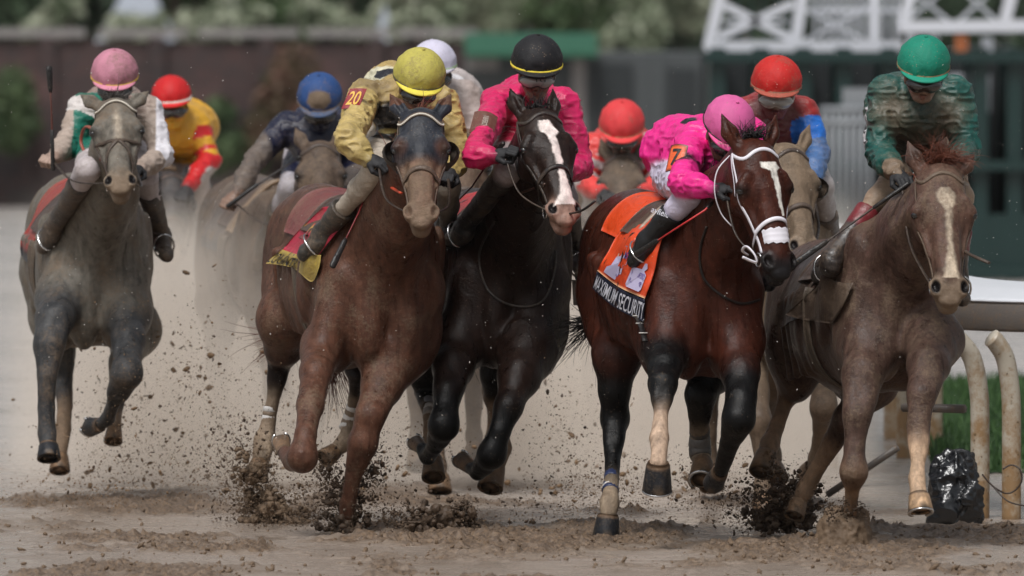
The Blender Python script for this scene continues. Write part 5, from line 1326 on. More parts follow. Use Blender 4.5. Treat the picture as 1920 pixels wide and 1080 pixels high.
# dark name cloth with a letter behind the magenta rider's boot
C_ = np.array([[q(1072 + 28 * i / 5 + 3 * j / 5, 524 + 48 * j / 5 + (4 * (i / 5)), 61.75 + .02 * i) for j in range(6)] for i in range(6)])
C_ = lift_grid(tg, C_, .03)
dc = cloth(tg['root'], C_, 'name_cloth', 'silk', lambda u, v: (.035, .03, .027, .5)); lettering(dc, 'R', gridfn(C_, .45, .95, .78, .25, .006), 'lettering', MAT['black_letter'])
# rail horse: loose flap of its cloth
D_ = np.array([catmull([q(1548, 520, 59.85), q(1505, 560, 59.95), q(1472, 590, 60.0)], 5), catmull([q(1578, 530, 59.8), q(1540, 570, 59.85), q(1508, 600, 59.9)], 5), catmull([q(1600, 530, 59.75), q(1580, 575, 59.8), q(1560, 607, 59.85)], 5)])
D_ = np.array([catmull(list(D_[:, j]), 6) for j in range(D_.shape[1])]).transpose(1, 0, 2)
D_ = lift_grid(gn, D_, .03)
cloth(gn['root'], D_, 'cloth_flap', 'silk', lambda u, v: (.055, .038, .030, .6), wave=.03)

# ---- leg wraps
Bw, Bb, Bg = (.62, .60, .58, .12), (.24, .18, .125, .6), (.02, .03, .08, .2)
band(c20, [(507, 752 + 10, 62.2, 25, Bw), (506, 772, 62.2, 26, Bb), (505, 779, 62.2, 26, Bw), (504, 789, 62.2, 27, Bb), (503, 797, 62.2, 28, Bw), (501, 807, 62.18, 30, Bb)])
band(c20, [(663, 760, 61.62, 25, Bw), (661, 768, 61.63, 26, Bb), (659, 777, 61.64, 27, Bw), (656, 787, 61.65, 28, Bb), (653, 797, 61.65, 29, Bw), (650, 806, 61.64, 31, Bb)])
band(tg, [(803, 752, 62.05, 26, (.25, .25, .27, .2)), (804, 762, 62.0, 24, (.5, .48, .46, .2)), (805, 770, 61.98, 25, (.3, .28, .26, .3)), (805, 780, 61.95, 25, Bb)])
band(ms, [(1147, 888, 60.14, 27, Bg), (1146, 898, 60.1, 27, Bb), (1146, 906, 60.1, 28, Bg), (1145, 912, 60.08, 29, Bw), (1145, 915, 60.07, 30, Bg), (1144, 922, 60.05, 32, Bb)])
band(ms, [(1311, 796, 60.1, 36, (.06, .065, .07, .3)), (1312, 815, 60.13, 38, (.14, .14, .14, .3)), (1312, 838, 60.17, 42, (.10, .10, .10, .4)), (1314, 856, 60.15, 40, Bb)])

# ---- hair
def tailhair(hs, c, px, L=.55, n=90):
    m = MB(); rts = []; ds = []; A = P(*px[0]); Bp = P(*px[1]); dd = nrm(Bp - A)
    for i in range(n): rts.append(A + RNG.normal(size=3) * .018); ds.append(dd + RNG.normal(size=3) * .16)
    hairs(m, rts, ds, L, .0035, .25, .14, 8); m.build('tail', MAT[c], hs['root'])
tailhair(ms, 'hair', ((1128, 600, 61.0), (1055, 625, 61.3)), .38, 110); tailhair(c20, 'redhair', ((560, 620, 62.3), (490, 640, 62.5)), .35, 60)
tailhair(c20, 'redhair', ((618, 650, 62.2), (640, 730, 62.3)), .35, 60); tailhair(gn, 'redhair', ((1590, 640, 60.8), (1560, 690, 60.9)), .25, 30); tailhair(tg, 'hair', ((870, 600, 62.9), (850, 700, 63.1)), .4, 60)
def forelock(hs, mat, n=70, L=.13, lift=.5, side=0, r=.003, z=.0, sag=.8, fw=.5):
    m = MB(); H = hs['H']; rts = [H.w(RNG.normal() * .028, -.03 + RNG.normal() * .015, z + .035 + RNG.random() * .02) for _ in range(n)]
    ds = [H.Z * lift + H.Y * fw + H.X * (side + RNG.normal() * .5) + RNG.normal(size=3) * .2 for _ in range(n)]
    hairs(m, rts, ds, L, r, sag, .2, 6); m.build('forelock', MAT[mat], hs['root'])
forelock(gn, 'redhair', 260, .15, .55, .30, .0020, sag=1.1); forelock(ms, 'hair', 120, .08, .6, .15); forelock(tg, 'hair', 80, .07, .5, 0); forelock(gr, 'greyhair', 60, .06, .4, 0)
for hs, mt in ((ms, 'hair'), (c20, 'redhair'), (tg, 'hair'), (gr, 'greyhair'), (gn, 'redhair')):
    m = MB(); H = hs['H']; rts = []; ds = []
    A = H.w(0, -.10, .02); Bq = hs['L'](0, .40, 1.50)
    for i in range(320):
        u = RNG.random(); c = A * (1 - u) + Bq * u; hit = hs['T'].ray_cast(Vector(c + np.array([0, 0, .5])), Vector((0, 0, -1)), .9)
        if hit[0] is None: continue
        rts.append(np.array(hit[0]) + hs['rt'] * RNG.normal() * .006); ds.append(hs['rt'] * .5 + np.array([0, .3, .35]) + RNG.normal(size=3) * .25)
    hairs(m, rts, ds, .18, .0028, .9, .25, 6); m.build('mane', MAT[mt], hs['root'])
# coral-white tape patch over the nose of the bay
def nosepatch(hs, z0, z1, a0, a1, name, mat, off=.007):
    H, T = hs['H'], hs['T']; V = []; F = []; nu, nv = 15, 9
    for i in range(nu):
        a = R(a0 + (a1 - a0) * i / (nu - 1))
        for j in range(nv):
            z = z0 + (z1 - z0) * j / (nv - 1) - (.012 * (1 - abs(i / (nu - 1) - .5) * 2) * (j / (nv - 1))) + .004 * math.sin(i * 2.1) * (j in (0, nv - 1))
            o = H.w(0, -.03, z); dv = nrm(H.X * math.sin(a) + H.Y * math.cos(a)); hit = T.ray_cast(Vector(o + dv * .3), Vector(-dv), .5)
            V.append((np.array(hit[0]) if hit[0] is not None else o + dv * .06) + dv * (off + .0015 * math.sin(j * 2.2)))
    F = [(i * nv + j, i * nv + j + 1, (i + 1) * nv + j + 1, (i + 1) * nv + j) for i in range(nu - 1) for j in range(nv - 1)]
    return mesh_obj(name, V, F, MAT[mat], hs['bridle'])
nosepatch(ms, -.392, -.450, -52, 52, 'nose_tape', 'whiterubber')
# ================================================================ riders
def near(V, c, r, soft=.02, st=(1, 1, 1)):
    return np.clip((r - np.linalg.norm((V - np.asarray(c)) * st, axis=1)) / soft + .5, 0, 1)
def arm_f(V, W, s, rad=.11):
    t1, d1 = seg_t(V, W[s + 'sh'], W[s + 'el']); t2, d2 = seg_t(V, W[s + 'el'], W[s + 'wr'])
    return t1, d1, t2, d2
def stirrup(J, s, hs, col=(.45, .45, .45, .2)):
    W = J['W']; an, to = W[s + 'an'], W[s + 'toe']; c = an * .45 + to * .55 + np.array([0, 0, -.015]); fd = nrm(to - an); up = np.array([0, 0, 1.])
    sd = nrm(np.cross(fd, up)); u2 = nrm(np.cross(sd, fd)); m = MB()
    m.tube([c + sd * .052 * math.cos(a) + u2 * (.065 * math.sin(a) + .0) for a in [2 * math.pi * i / 16 for i in range(17)]], .0055, 5, col)
    st = m.build('stirrup', MAT['metal'], hs['root'])
    top = hs['L'](.24 if s == 'r' else -.24, .58, 1.38); m = MB(); m.tube([c + u2 * .062, c * .5 + top * .5, top], .010, 5, (.03, .02, .015, .3), flat=.35); m.build('stirrup_leather', MAT['leather'], st)
def std_J(hx, hy, d, w=1.0, drop=0, arms=1.0):
    """a rider's crouch for the ones far back, px about the helmet"""
    s = w
    return dict(head=(hx, hy + 6, d), neck=(hx, hy + 45 * s, d + .15), chest=(hx, hy + 78 * s, d + .2), pelvis=(hx, hy + 68 * s, d + .75), lsh=(hx - 72 * s, hy + 50 * s, d + .18), rsh=(hx + 72 * s, hy + 50 * s, d + .18),
       lel=(hx - 95 * s, hy + 135 * s, d + .1), rel=(hx + 95 * s, hy + 135 * s, d + .1), lwr=(hx - 48 * s, hy + 165 * s, d - .2), rwr=(hx + 48 * s, hy + 165 * s, d - .2),
       lhip=(hx - 36 * s, hy + 110 * s, d + .7), rhip=(hx + 36 * s, hy + 110 * s, d + .7), lkn=(hx - 66 * s, hy + 170 * s, d + .05), rkn=(hx + 66 * s, hy + 170 * s, d + .05),
       lan=(hx - 100 * s, hy + 290 * s, d + .5), ran=(hx + 100 * s, hy + 290 * s, d + .5), ltoe=(hx - 108 * s, hy + 322 * s, d + .3), rtoe=(hx + 108 * s, hy + 322 * s, d + .3))

# ---- gold silks
def p20(V, C, W, N, boot=None):
    if boot: return C
    C = blend(C, near(V, P(722, 228, 61.15), .105, .02, (1, .6, 1)), (.015, .014, .014, .25))
    C = blend(C, near(V, P(735, 262, 61.2), .07, .02, (1, .6, 1)), (.015, .014, .014, .25))
    C = blend(C, near(V, P(722, 246, 61.1), .08, .012, (1, .5, 5)), (.50, .40, .14, .4))
    C = blend(C, near(V, P(690, 142, 61.75), .16, .02, (1, .8, 2.4)) * (V[:, 2] > P(0, 165, 61.6)[2]), (.60, .57, .42, .15))
    C = blend(C, near(V, P(712, 136, 61.7), .10, .01, (1, .8, 3.2)), (.02, .02, .025, .15))
    C = blend(C, near(V, P(694, 168, 61.25), .10, .05), (.33, .24, .09, .75))
    C = blend(C, near(V, P(690, 262, 61.8), .10, .02), (.55, .54, .58, .2))
    t, d = seg_t(V, W['lkn'], W['lan']); C = blend(C, (d < .10) * np.clip((t - .1) * 3, 0, 1) * .4, (.46, .41, .34, .8))
    return C
j20 = jockey('jockey in mud-stained gold silks and yellow cap on the chestnut', dict(_hs=c20, armfront=1, head=(784, 158, 60.98), neck=(770, 190, 61.2), chest=(760, 212, 61.3), pelvis=(738, 185, 61.95),
   lsh=(684, 182, 61.3), rsh=(828, 192, 61.35), lel=(652, 262, 61.2), rel=(860, 285, 61.25), lwr=(690, 297, 60.92), rwr=(846, 325, 61.0),
   lhip=(720, 258, 61.85), rhip=(785, 262, 61.85), lkn=(706, 318, 61.25), rkn=(838, 350, 61.25), lan=(603, 440, 61.72), ran=(842, 468, 61.7), ltoe=(574, 466, 61.5), rtoe=(858, 508, 61.45), lhd=(718, 308, 60.85), rhd=(826, 340, 60.8)),
   {0: (.42, .30, .11, .50), 1: (.52, .39, .14, .42), 2: (.56, .50, .42, .55)}, 61.0, hw=97, tilt=(7, 24), yawh=4, paint=p20, boots=.60, sleeve=1.08, wrinkle=.0095, h=.0062,
   helm=dict(col=(.46, .41, .09, .42), brimcol=(.72, .62, .08, .05), bandcol=(.06, .05, .03, .5)), gog={}, bootcol=(.035, .032, .028, .5))
ex = nrm(P(672, 205, 61) - P(646, 205, 61.0)); ey = nrm(P(676, 160, 61.1) - P(655, 208, 61.0))
T_ = bvh(j20['V'], j20['Q'])
o, fn = tag_cloth(j20, 'arm_number', on_body(T_, 664, 186, .026, 61.1), ex, ey, .080, .130, (.24, .014, .022, .25), off=.008, curve=.12); lettering(o, '20', lambda u, v: fn(.14 + .72 * u, .16 + .68 * v), 'lettering', MAT['gold_letter'])
# ---- magenta silks
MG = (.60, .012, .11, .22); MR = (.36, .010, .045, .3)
def ptg(V, C, W, N, boot=None):
    if boot: return C
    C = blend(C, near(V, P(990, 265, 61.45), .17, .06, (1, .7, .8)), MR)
    C = blend(C, near(V, P(958, 195, 61.6), .055, .012, (1, .5, 1.4)), (.012, .012, .014, .1))
    C = blend(C, near(V, P(978, 185, 61.6), .045, .012, (1, .5, 1.6)), (.012, .012, .014, .1))
    t, d = seg_t(V, W['lkn'], W['lan']); C = blend(C, (d < .10) * np.clip((t + .02) * 8, 0, 1), (.02, .018, .018, .3))
    return C
jtg = jockey('jockey in magenta silks and black cap with yellow band', dict(_hs=tg, armfront=1, head=(1006, 133, 61.35), neck=(1000, 170, 61.55), chest=(985, 215, 61.7), pelvis=(985, 205, 62.35),
   lsh=(932, 192, 61.65), rsh=(1060, 196, 61.7), lel=(890, 292, 61.55), rel=(1090, 312, 61.6), lwr=(926, 293, 61.2), rwr=(1062, 322, 61.25),
   lhip=(955, 250, 62.25), rhip=(1010, 250, 62.25), lkn=(952, 322, 61.65), rkn=(1058, 372, 61.65), lan=(870, 425, 62.1), ran=(1082, 470, 62.05), ltoe=(848, 440, 61.85), rtoe=(1092, 508, 61.8), lhd=(956, 284, 61.05), rhd=(1040, 320, 61.1)),
   {0: MG, 1: MG, 2: (.34, .30, .32, .62)}, 61.35, hw=96, tilt=(2, 16), yawh=2, paint=ptg, boots=.12, wrinkle=.007, h=.0062,
   helm=dict(col=(.012, .012, .014, .08), brimcol=(.012, .012, .014, .1), bandcol=(.75, .60, .06, .12), bandw=.0095, bandz=-.16), gog=dict(lens='lensclear', frame='frame'), bootcol=(.020, .019, .019, .45))
ex = nrm(P(932, 215, 61) - P(890, 205, 61)); ey = nrm(P(918, 190, 61.5) - P(900, 258, 61.3))
T_ = bvh(jtg['V'], jtg['Q'])
o, fn = tag_cloth(jtg, 'arm_number', on_body(T_, 907, 232, .014, 61.4), ex, ey, .115, .155, (.12, .028, .020, .5), off=.012, curve=.35)
MAT['pale_letter'] = plain('pale_lettering', (.45, .38, .33), .6); lettering(o, 'KYDERBY', lambda u, v: fn(.42 + .22 * v, .2 + .6 * u), 'lettering', MAT['pale_letter'])
cb = [c_ for c_ in jtg['helmet'].children if c_.name.startswith('cap_band')][0]; Tc = BVHTree.FromPolygons([v.co + jtg['root'].location for v in cb.data.vertices], [p_.vertices[:] for p_ in cb.data.polygons])
lettering(jtg['helmet'], 'TG', lambda u, v: on_body(Tc, 1001 + 22 * u, 150 + 4 - 8 * v, .002, 61.2), 'lettering', MAT['black_letter'])
# ---- bright pink, number seven
PK = (.74, .022, .24, .06)
def p7(V, C, W, N, boot=None):
    if boot == 'l': return C
    if boot: return C
    C = blend(C, near(V, P(1305, 300, 59.75), .05, .012, (1, .4, 1.6)), (.012, .012, .014, .1)); C = blend(C, near(V, P(1290, 226, 60.1), .055, .010, (1, .5, 3)), (.012, .012, .014, .1))
    t, d = seg_t(V, W['lsh'], W['lel']); C = blend(C, np.exp(-((t - .68) / .07) ** 2) * (d < .12) * (V[:, 0] > P(1262, 0, 59.9)[0]), (.012, .012, .014, .1))
    C = blend(C, near(V, P(1243, 312, 60.4), .075, .02, (1.5, .5, 1)), (.62, .58, .74, .08))
    return C
j7 = jockey('jockey in clean bright pink silks and pink cap bent low, arm number seven', dict(_hs=ms, armfront=1, head=(1362, 246, 59.45), neck=(1348, 262, 59.7), chest=(1345, 290, 59.85), pelvis=(1272, 285, 60.45),
   lsh=(1300, 262, 59.85), rsh=(1408, 250, 59.85), lel=(1278, 342, 59.75), rel=(1425, 320, 59.75), lwr=(1338, 356, 59.42), rwr=(1400, 350, 59.35),
   lhip=(1262, 330, 60.35), rhip=(1330, 330, 60.35), lkn=(1296, 362, 59.72), rkn=(1425, 390, 59.8), lan=(1212, 452, 60.12), ran=(1425, 500, 60.3), ltoe=(1192, 478, 59.95), rtoe=(1440, 525, 60.1), lhd=(1372, 352, 59.25), rhd=(1380, 350, 59.2)),
   {0: PK, 1: PK, 2: (.55, .51, .64, .12), 3: (.16, .09, .065, .1)}, 59.5, hw=96, tilt=(8, 42), yawh=14, paint=p7, boots=.42, wrinkle=.008, h=.0062,
   helm=dict(col=(.60, .11, .30, .12), brimcol=(.80, .10, .32, .02), bandcol=(.02, .018, .02, .1)), gog={}, bootcol=(.008, .008, .009, .03))
ex = nrm(P(1284, 300, 59.8) - P(1252, 300, 59.85)); ey = nrm(P(1275, 268, 59.8) - P(1262, 326, 59.7))
T_ = bvh(j7['V'], j7['Q'])
o, fn = tag_cloth(j7, 'arm_number', on_body(T_, 1268, 297, .014, 59.7), ex, ey, .092, .152, (.72, .11, .025, .08), off=.010, curve=.3, edge=(.03, .015, .012, .1)); lettering(o, '7', lambda u, v: fn(.26 + .5 * u, .18 + .64 * v), 'lettering', MAT['black_letter'])
Tc = BVHTree.FromPolygons([v.co + j7['root'].location for v in j7['helmet'].data.vertices], [p_.vertices[:] for p_ in j7['helmet'].data.polygons])
lettering(j7['helmet'], 'Jockeys', lambda u, v: on_body(Tc, 1345 + 26 * u, 270 + 7 * u - 7 * v, .006, 59.3), 'lettering', MAT['pale_letter'])
bt = [c for c in j7['root'].children if c.name.startswith('boot')][0]
Tb = BVHTree.FromPolygons([v.co + j7['root'].location for v in bt.data.vertices], [p_.vertices[:] for p_ in bt.data.polygons])
lettering(bt, 'ayfield', lambda u, v: on_body(Tb, 1219 + 34 * u + 4 * v, 401 + 12 * u - 15 * v, .004, 59.6), 'lettering', MAT['white_letter'], .2)
# ---- deep green
def pgn(V, C, W, N, boot=None):
    if boot:
        t, d = seg_t(V, W[boot + 'kn'], W[boot + 'an']); return blend(C, np.clip((.68 - t) * 20, 0, 1), (.15, .012, .018, .35))
    C = blend(C, near(V, P(1728, 235, 59.7), .20, .10, (1, .6, 1)), (.030, .032, .022, .6)); C = blend(C, near(V, P(1672, 215, 59.5), .10, .08), (.085, .075, .050, .6)); C = blend(C, near(V, P(1780, 215, 59.5), .09, .08) * .8, (.080, .065, .040, .6))
    C = blend(C, near(V, P(1672, 150, 59.9), .05, .01), (.55, .38, .05, .15)); C = blend(C, near(V, P(1788, 152, 59.9), .045, .01), (.55, .38, .05, .15))
    t, d = seg_t(V, W['lel'], W['lwr']); C = blend(C, np.clip((t - .72) * 12, 0, 1) * (d < .09), (.17, .12, .08, .8))
    n = vnoise(V, 55, 3); C = blend(C, near(V, P(1618, 238, 60.15), .10, .01) * (V[:, 0] < P(1640, 0, 60)[0]), (.65, .65, .66, .05)); C = blend(C, near(V, P(1618, 240, 60.15), .085, .01) * (n > .5) * (V[:, 0] < P(1640, 0, 60)[0]), (.02, .02, .02, .05))
    return C
jgn = jockey('jockey in muddy dark green silks and bright green cap nearest the rail', dict(_hs=gn, head=(1731, 136, 59.15), neck=(1728, 178, 59.4), chest=(1728, 215, 59.55), pelvis=(1690, 205, 60.25),
   lsh=(1660, 176, 59.55), rsh=(1792, 178, 59.55), lel=(1650, 288, 59.45), rel=(1812, 282, 59.45), lwr=(1680, 324, 59.15), rwr=(1788, 305, 59.1),
   lhip=(1660, 262, 60.2), rhip=(1745, 262, 60.2), lkn=(1682, 326, 59.6), rkn=(1800, 370, 59.55), lan=(1560, 484, 60.0), ran=(1795, 515, 60.0), ltoe=(1536, 508, 59.75), rtoe=(1804, 552, 59.75), lhd=(1702, 345, 59.05), rhd=(1770, 325, 59.0)),
   {0: (.007, .055, .044, .42), 1: (.007, .075, .062, .38), 2: (.36, .26, .18, .65)}, 59.15, hw=98, tilt=(3, 22), yawh=2, paint=pgn, boots=.46, sleeve=1.12, wrinkle=.0095, h=.0062,
   helm=dict(col=(.008, .20, .13, .10), brimcol=(.010, .26, .17, .03), bandcol=(.25, .16, .07, .6)), gog={}, bootcol=(.030, .024, .022, .5), skincol=(.22, .14, .10, .35))
ex = nrm(P(1646, 215, 59.5) - P(1630, 218, 59.6)); o, fn = tag_cloth(jgn, 'arm_number', P(1638, 213, 59.56), ex, np.array([.1, 0, 1]), .05, .115, (.02, .02, .022, .2), off=.012, curve=.2); lettering(o, '6', lambda u, v: fn(.3 + .45 * u, .3 + .42 * v), 'lettering', MAT['white_letter'])
# ---- pink cap on the grey
def pgr(V, C, W, N, boot=None):
    if boot: return C
    C = blend(C, near(V, P(165, 240, 64.7), .19, .03, (1.15, .5, .8)) * (V[:, 0] < P(190, 0, 64.7)[0]) * (V[:, 0] > P(136, 0, 64.7)[0]), (.008, .13, .09, .25))
    C = blend(C, near(V, P(185, 190, 64.9), .10, .03), (.008, .15, .10, .15)); C = blend(C, near(V, P(262, 195, 64.9), .06, .03), (.008, .15, .10, .15))
    t, d = seg_t(V, W['rsh'], W['rel']); C = blend(C, (d < .12) * (V[:, 0] > P(292, 0, 64.8)[0]), (.70, .68, .72, .1))
    t, d = seg_t(V, W['lsh'], W['lel']); C = blend(C, (d < .10) * (t > -.1) * (t < .3), (.60, .56, .54, .25))
    return C
jgr = jockey('jockey with dusty pink cap and green and white silks raising a whip', dict(_hs=gr, head=(215, 155, 64.6), neck=(214, 190, 64.8), chest=(214, 225, 64.95), pelvis=(214, 215, 65.6),
   lsh=(156, 205, 64.9), rsh=(278, 208, 64.9), lel=(128, 268, 64.75), rel=(302, 292, 64.75), lwr=(106, 292, 64.4), rwr=(262, 320, 64.4),
   lhip=(185, 270, 65.5), rhip=(245, 270, 65.5), lkn=(165, 318, 64.7), rkn=(272, 335, 64.7), lan=(98, 430, 65.15), ran=(302, 440, 65.15), ltoe=(82, 455, 64.95), rtoe=(312, 470, 64.95), lhd=(86, 300, 64.3), rhd=(240, 320, 64.2)),
   {0: (.30, .22, .19, .45), 1: (.42, .34, .29, .55), 2: (.50, .45, .46, .45)}, 64.6, hw=88, tilt=(0, 20), paint=pgr, boots=.25, h=.0085, hands=('hand', 'glove'), skincol=(.36, .25, .20, .5), wrinkle=.008,
   helm=dict(col=(.50, .21, .28, .5), brimcol=(.62, .24, .33, .1), bandcol=(.55, .36, .06, .2)), gog={}, bootcol=(.035, .03, .028, .6))
# ---- further back
def pry(V, C, W, N, boot=None):
    if boot: return C
    Y = (.62, .33, .025, .15); Rd = (.50, .015, .018, .12)
    C = blend(C, near(V, W['chest'] * 1.0, .4, .02), Y)
    for s in 'lr':
        t1, d1 = seg_t(V, W[s + 'sh'], W[s + 'el']); C = blend(C, (d1 < .10) * (t1 > .25), Rd); C = blend(C, (d1 < .10) * ((np.abs(t1 - .62) < .09) | (np.abs(t1 - .92) < .08)), Y)
        t2, d2 = seg_t(V, W[s + 'el'], W[s + 'wr']); C = blend(C, (d2 < .085) * (t2 > .08) * (t2 < .95), Rd)
    t, d = seg_t(V, W['rhip'], W['rkn']); f = (d < .14) * (V[:, 2] < W['chest'][2] - .17); return blend(C, f, (.45, .40, .38, .5))
J = std_J(322, 190, 70.9, .80); J.update(chest=(340, 250, 71.1), lsh=(300, 228, 71.1), rsh=(366, 232, 71.1), rel=(394, 300, 71.0), rwr=(352, 352, 70.7), lel=(270, 300, 71.0), rkn=(372, 352, 70.9), ran=(405, 470, 71.3), rtoe=(412, 500, 71.1), pelvis=(350, 240, 71.7))
jry = jockey('jockey in yellow and red hooped silks and red cap with white band', dict(J, _hs=h_ry), {0: (.62, .33, .025, .15), 1: (.5, .015, .018, .12), 2: (.45, .40, .38, .6)}, 70.9, hw=74, tilt=(-3, 12), paint=pry, h=.012, fineface=.007,
   helm=dict(col=(.52, .014, .016, .18), brimcol=(.62, .018, .02, .1), bandcol=(.70, .66, .60, .1), bandz=-.30, bandw=.012), gog={}, bootcol=(.12, .10, .085, .7))
def pbl(V, C, W, N, boot=None):
    if boot: return C
    C = blend(C, near(V, W['chest'], .30, .02), (.008, .010, .030, .25))
    return C
J = std_J(600, 190, 67.4, .86); J.update(lsh=(535, 238, 67.6), rsh=(650, 246, 67.6), lel=(478, 300, 67.4), lwr=(446, 362, 67.1), lhd=(430, 378, 67.05), rel=(672, 320, 67.5), rwr=(640, 350, 67.2), lkn=(545, 352, 67.4), lan=(498, 450, 67.9), ltoe=(484, 485, 67.7), chest=(595, 262, 67.6))
jbl = jockey('jockey in navy silks and muddy blue cap with whip arm stretched out', dict(J, _hs=h_bl), {0: (.008, .012, .045, .35), 1: (.10, .085, .08, .6), 2: (.42, .40, .44, .55), 3: (.16, .09, .065, .4)}, 67.4, hw=84, tilt=(-2, 30), paint=pbl, h=.011, fineface=.006, hands=('hand', 'glove'),
   helm=dict(col=(.022, .065, .20, .35), brimcol=(.05, .09, .18, .6), bandcol=(.18, .13, .09, .8), paint=lambda L, C: blend(C, np.clip((1 - np.hypot(L[:, 0] / .55, (L[:, 2] - .32) / .42)) * 6, 0, 1) * (L[:, 1] > 0), (.24, .18, .125, .9))), gog={}, bootcol=(.07, .06, .05, .7))
J = std_J(814, 131, 65.3, .93); J.update(rsh=(875, 180, 65.5), lsh=(760, 180, 65.5), chest=(815, 200, 65.5), rel=(895, 250, 65.4), pelvis=(845, 190, 66.0))
jwh = jockey('jockey in mud-stained white silks and white cap behind the gold rider', dict(J, _hs=h_wh), {0: (.50, .44, .43, .45), 1: (.42, .34, .32, .55), 2: (.45, .42, .42, .5)}, 65.3, hw=86, tilt=(-4, 10), h=.011, fineface=.007,
   paint=lambda V, C, W, N, b=None: C if b else blend(C, near(V, P(872, 150, 65.7), .11, .03), (.68, .66, .68, .05)), helm=dict(col=(.56, .54, .66, .12), brimcol=(.45, .43, .5, .3), bandcol=(.30, .42, .22, .3)), gog={}, bootcol=(.1, .08, .07, .6))
def prc(V, C, W, N, boot=None):
    if boot: return C
    Rd = (.72, .06, .055, .12); Wt = (.55, .50, .50, .35)
    C = blend(C, near(V, P(1215, 262, 69.7), .05, .015, (2, .3, .5)), Wt)
    for s in 'lr':
        t1, d1 = seg_t(V, W[s + 'sh'], W[s + 'el']); C = blend(C, (d1 < .10) * (t1 > .30) * ((t1 * 3.2) % 1 > .45), Wt)
    return C
J = std_J(1166, 240, 69.5, .74); J.update(pelvis=(1166, 280, 70.2))
jrc = jockey('jockey in coral and white silks and coral-red cap, middle of the pack', dict(J, _hs=h_rc), {0: (.68, .055, .05, .15), 1: (.68, .055, .05, .2), 2: (.45, .42, .42, .5), 3: (.13, .10, .085, .75)}, 69.5, hw=84, tilt=(0, 28), h=.011, fineface=.007, paint=prc,
   helm=dict(col=(.62, .045, .050, .28), brimcol=(.74, .055, .06, .05), bandcol=(.40, .20, .10, .6)), gog=dict(lens='lens', frame='frame'), bootcol=(.1, .08, .07, .6))
def prb(V, C, W, N, boot=None):
    if boot: return C
    C = blend(C, near(V, P(1440, 250, 62.8), .2, .03, (1, .4, 1)), (.12, .015, .02, .4)); C = blend(C, near(V, P(1490, 205, 63.0), .11, .02), (.30, .24, .20, .5)); C = blend(C, near(V, P(1407, 200, 63.0), .035, .01), (.6, .58, .58, .1))
    t, d = seg_t(V, W['rsh'], W['rel']); C = blend(C, (d < .10) * (t > .22), (.012, .13, .50, .12)); t, d = seg_t(V, W['rel'], W['rwr']); C = blend(C, (d < .085), (.06, .14, .32, .45))
    return C
J = std_J(1455, 165, 62.5, .98); J.update(lsh=(1398, 212, 62.7), rsh=(1506, 212, 62.7), rel=(1534, 288, 62.6), rwr=(1520, 345, 62.35), lel=(1390, 290, 62.6), chest=(1448, 240, 62.75), pelvis=(1450, 225, 63.3), rkn=(1540, 350, 62.6), ran=(1560, 470, 63.0), rtoe=(1566, 500, 62.8))
jrb = jockey('jockey in red and blue silks, red muddy cap and pale goggles', dict(J, _hs=h_rb), {0: (.30, .02, .02, .3), 1: (.3, .02, .02, .3), 2: (.45, .42, .42, .5), 3: (.25, .19, .14, .5)}, 62.5, hw=94, tilt=(3, 16), h=.009, paint=prb,
   helm=dict(col=(.50, .018, .015, .42), brimcol=(.42, .09, .06, .5), bandcol=(.30, .13, .08, .6), mudm=MUD), gog=dict(lens='lensclear', frame='framewhite'), bootcol=(.1, .08, .07, .6))
for J_, hs_ in ((j20, c20), (jtg, tg), (j7, ms), (jgn, gn), (jgr, gr)):
    for s in 'lr': stirrup(J_, s, hs_)

# ---- reins
def reins(hs, J, c=(.03, .02, .015, .35), mat='silk', sag=.05, sides='lr', r=.0085):
    for s, i in (('l', -1), ('r', 1)):
        if s not in sides: continue
        a = hs['bit'][i]; b = J['W'][s + 'wr'] + nrm((J['W'][s + 'hd'] if s + 'hd' in J['W'] else J['W'][s + 'wr'] + np.array([0, -1, 0])) - J['W'][s + 'wr']) * .06
        mid = a * .5 + b * .5 + np.array([i * .03, 0, -sag]); m = MB(); m.tube(catmull([a, mid, b], 8), r, 6, c, flat=.5); m.build('rein', MAT[mat], hs['root'])
for hs_, J_ in ((c20, j20), (tg, jtg), (ms, j7), (gn, jgn), (gr, jgr), (h_rb, jrb), (h_bl, jbl), (h_rc, jrc), (h_ry, jry), (h_wh, jwh)): reins(hs_, J_)
rein(c20, [P(712, 320, 60.75), P(718, 335, 60.6), P(735, 352, 60.35), P(752, 362, 60.05)], .011, (.55, .07, .03, .2), 'silk')
rein(tg, [P(935, 300, 61.0), P(928, 345, 61.0), P(940, 368, 60.95), P(975, 362, 60.8), P(1022, 345, 60.4)], .009, (.06, .02, .015, .4), 'silk')
rein(gr, [P(168, 300, 64.2), P(152, 268, 64.3), P(160, 238, 64.25), P(178, 250, 64.1), P(190, 300, 63.7)], .010, (.30, .07, .045, .4), 'silk')
rein(tg, [P(1005, 400, 60.9), P(1050, 402, 60.45), P(1088, 396, 60.2), P(1116, 377, 60.15)], .008, (.015, .014, .014, .3), 'silk', name='loose_strap')
rein(ms, [P(1402, 478, 58.85), P(1392, 470, 58.8), P(1400, 462, 58.75), P(1414, 476, 58.72), P(1418, 492, 58.72), P(1392, 482, 58.7)], .0075, (.72, .70, .75, .08), 'whiterubber', name='loose_strap')
rein(ms, [P(1368, 292, 59.0), P(1345, 320, 58.98), P(1340, 360, 58.98), P(1352, 400, 59.0), P(1372, 424, 59.0)], .010, (.72, .70, .75, .08), 'whiterubber', flat=.3, name='throat_strap')
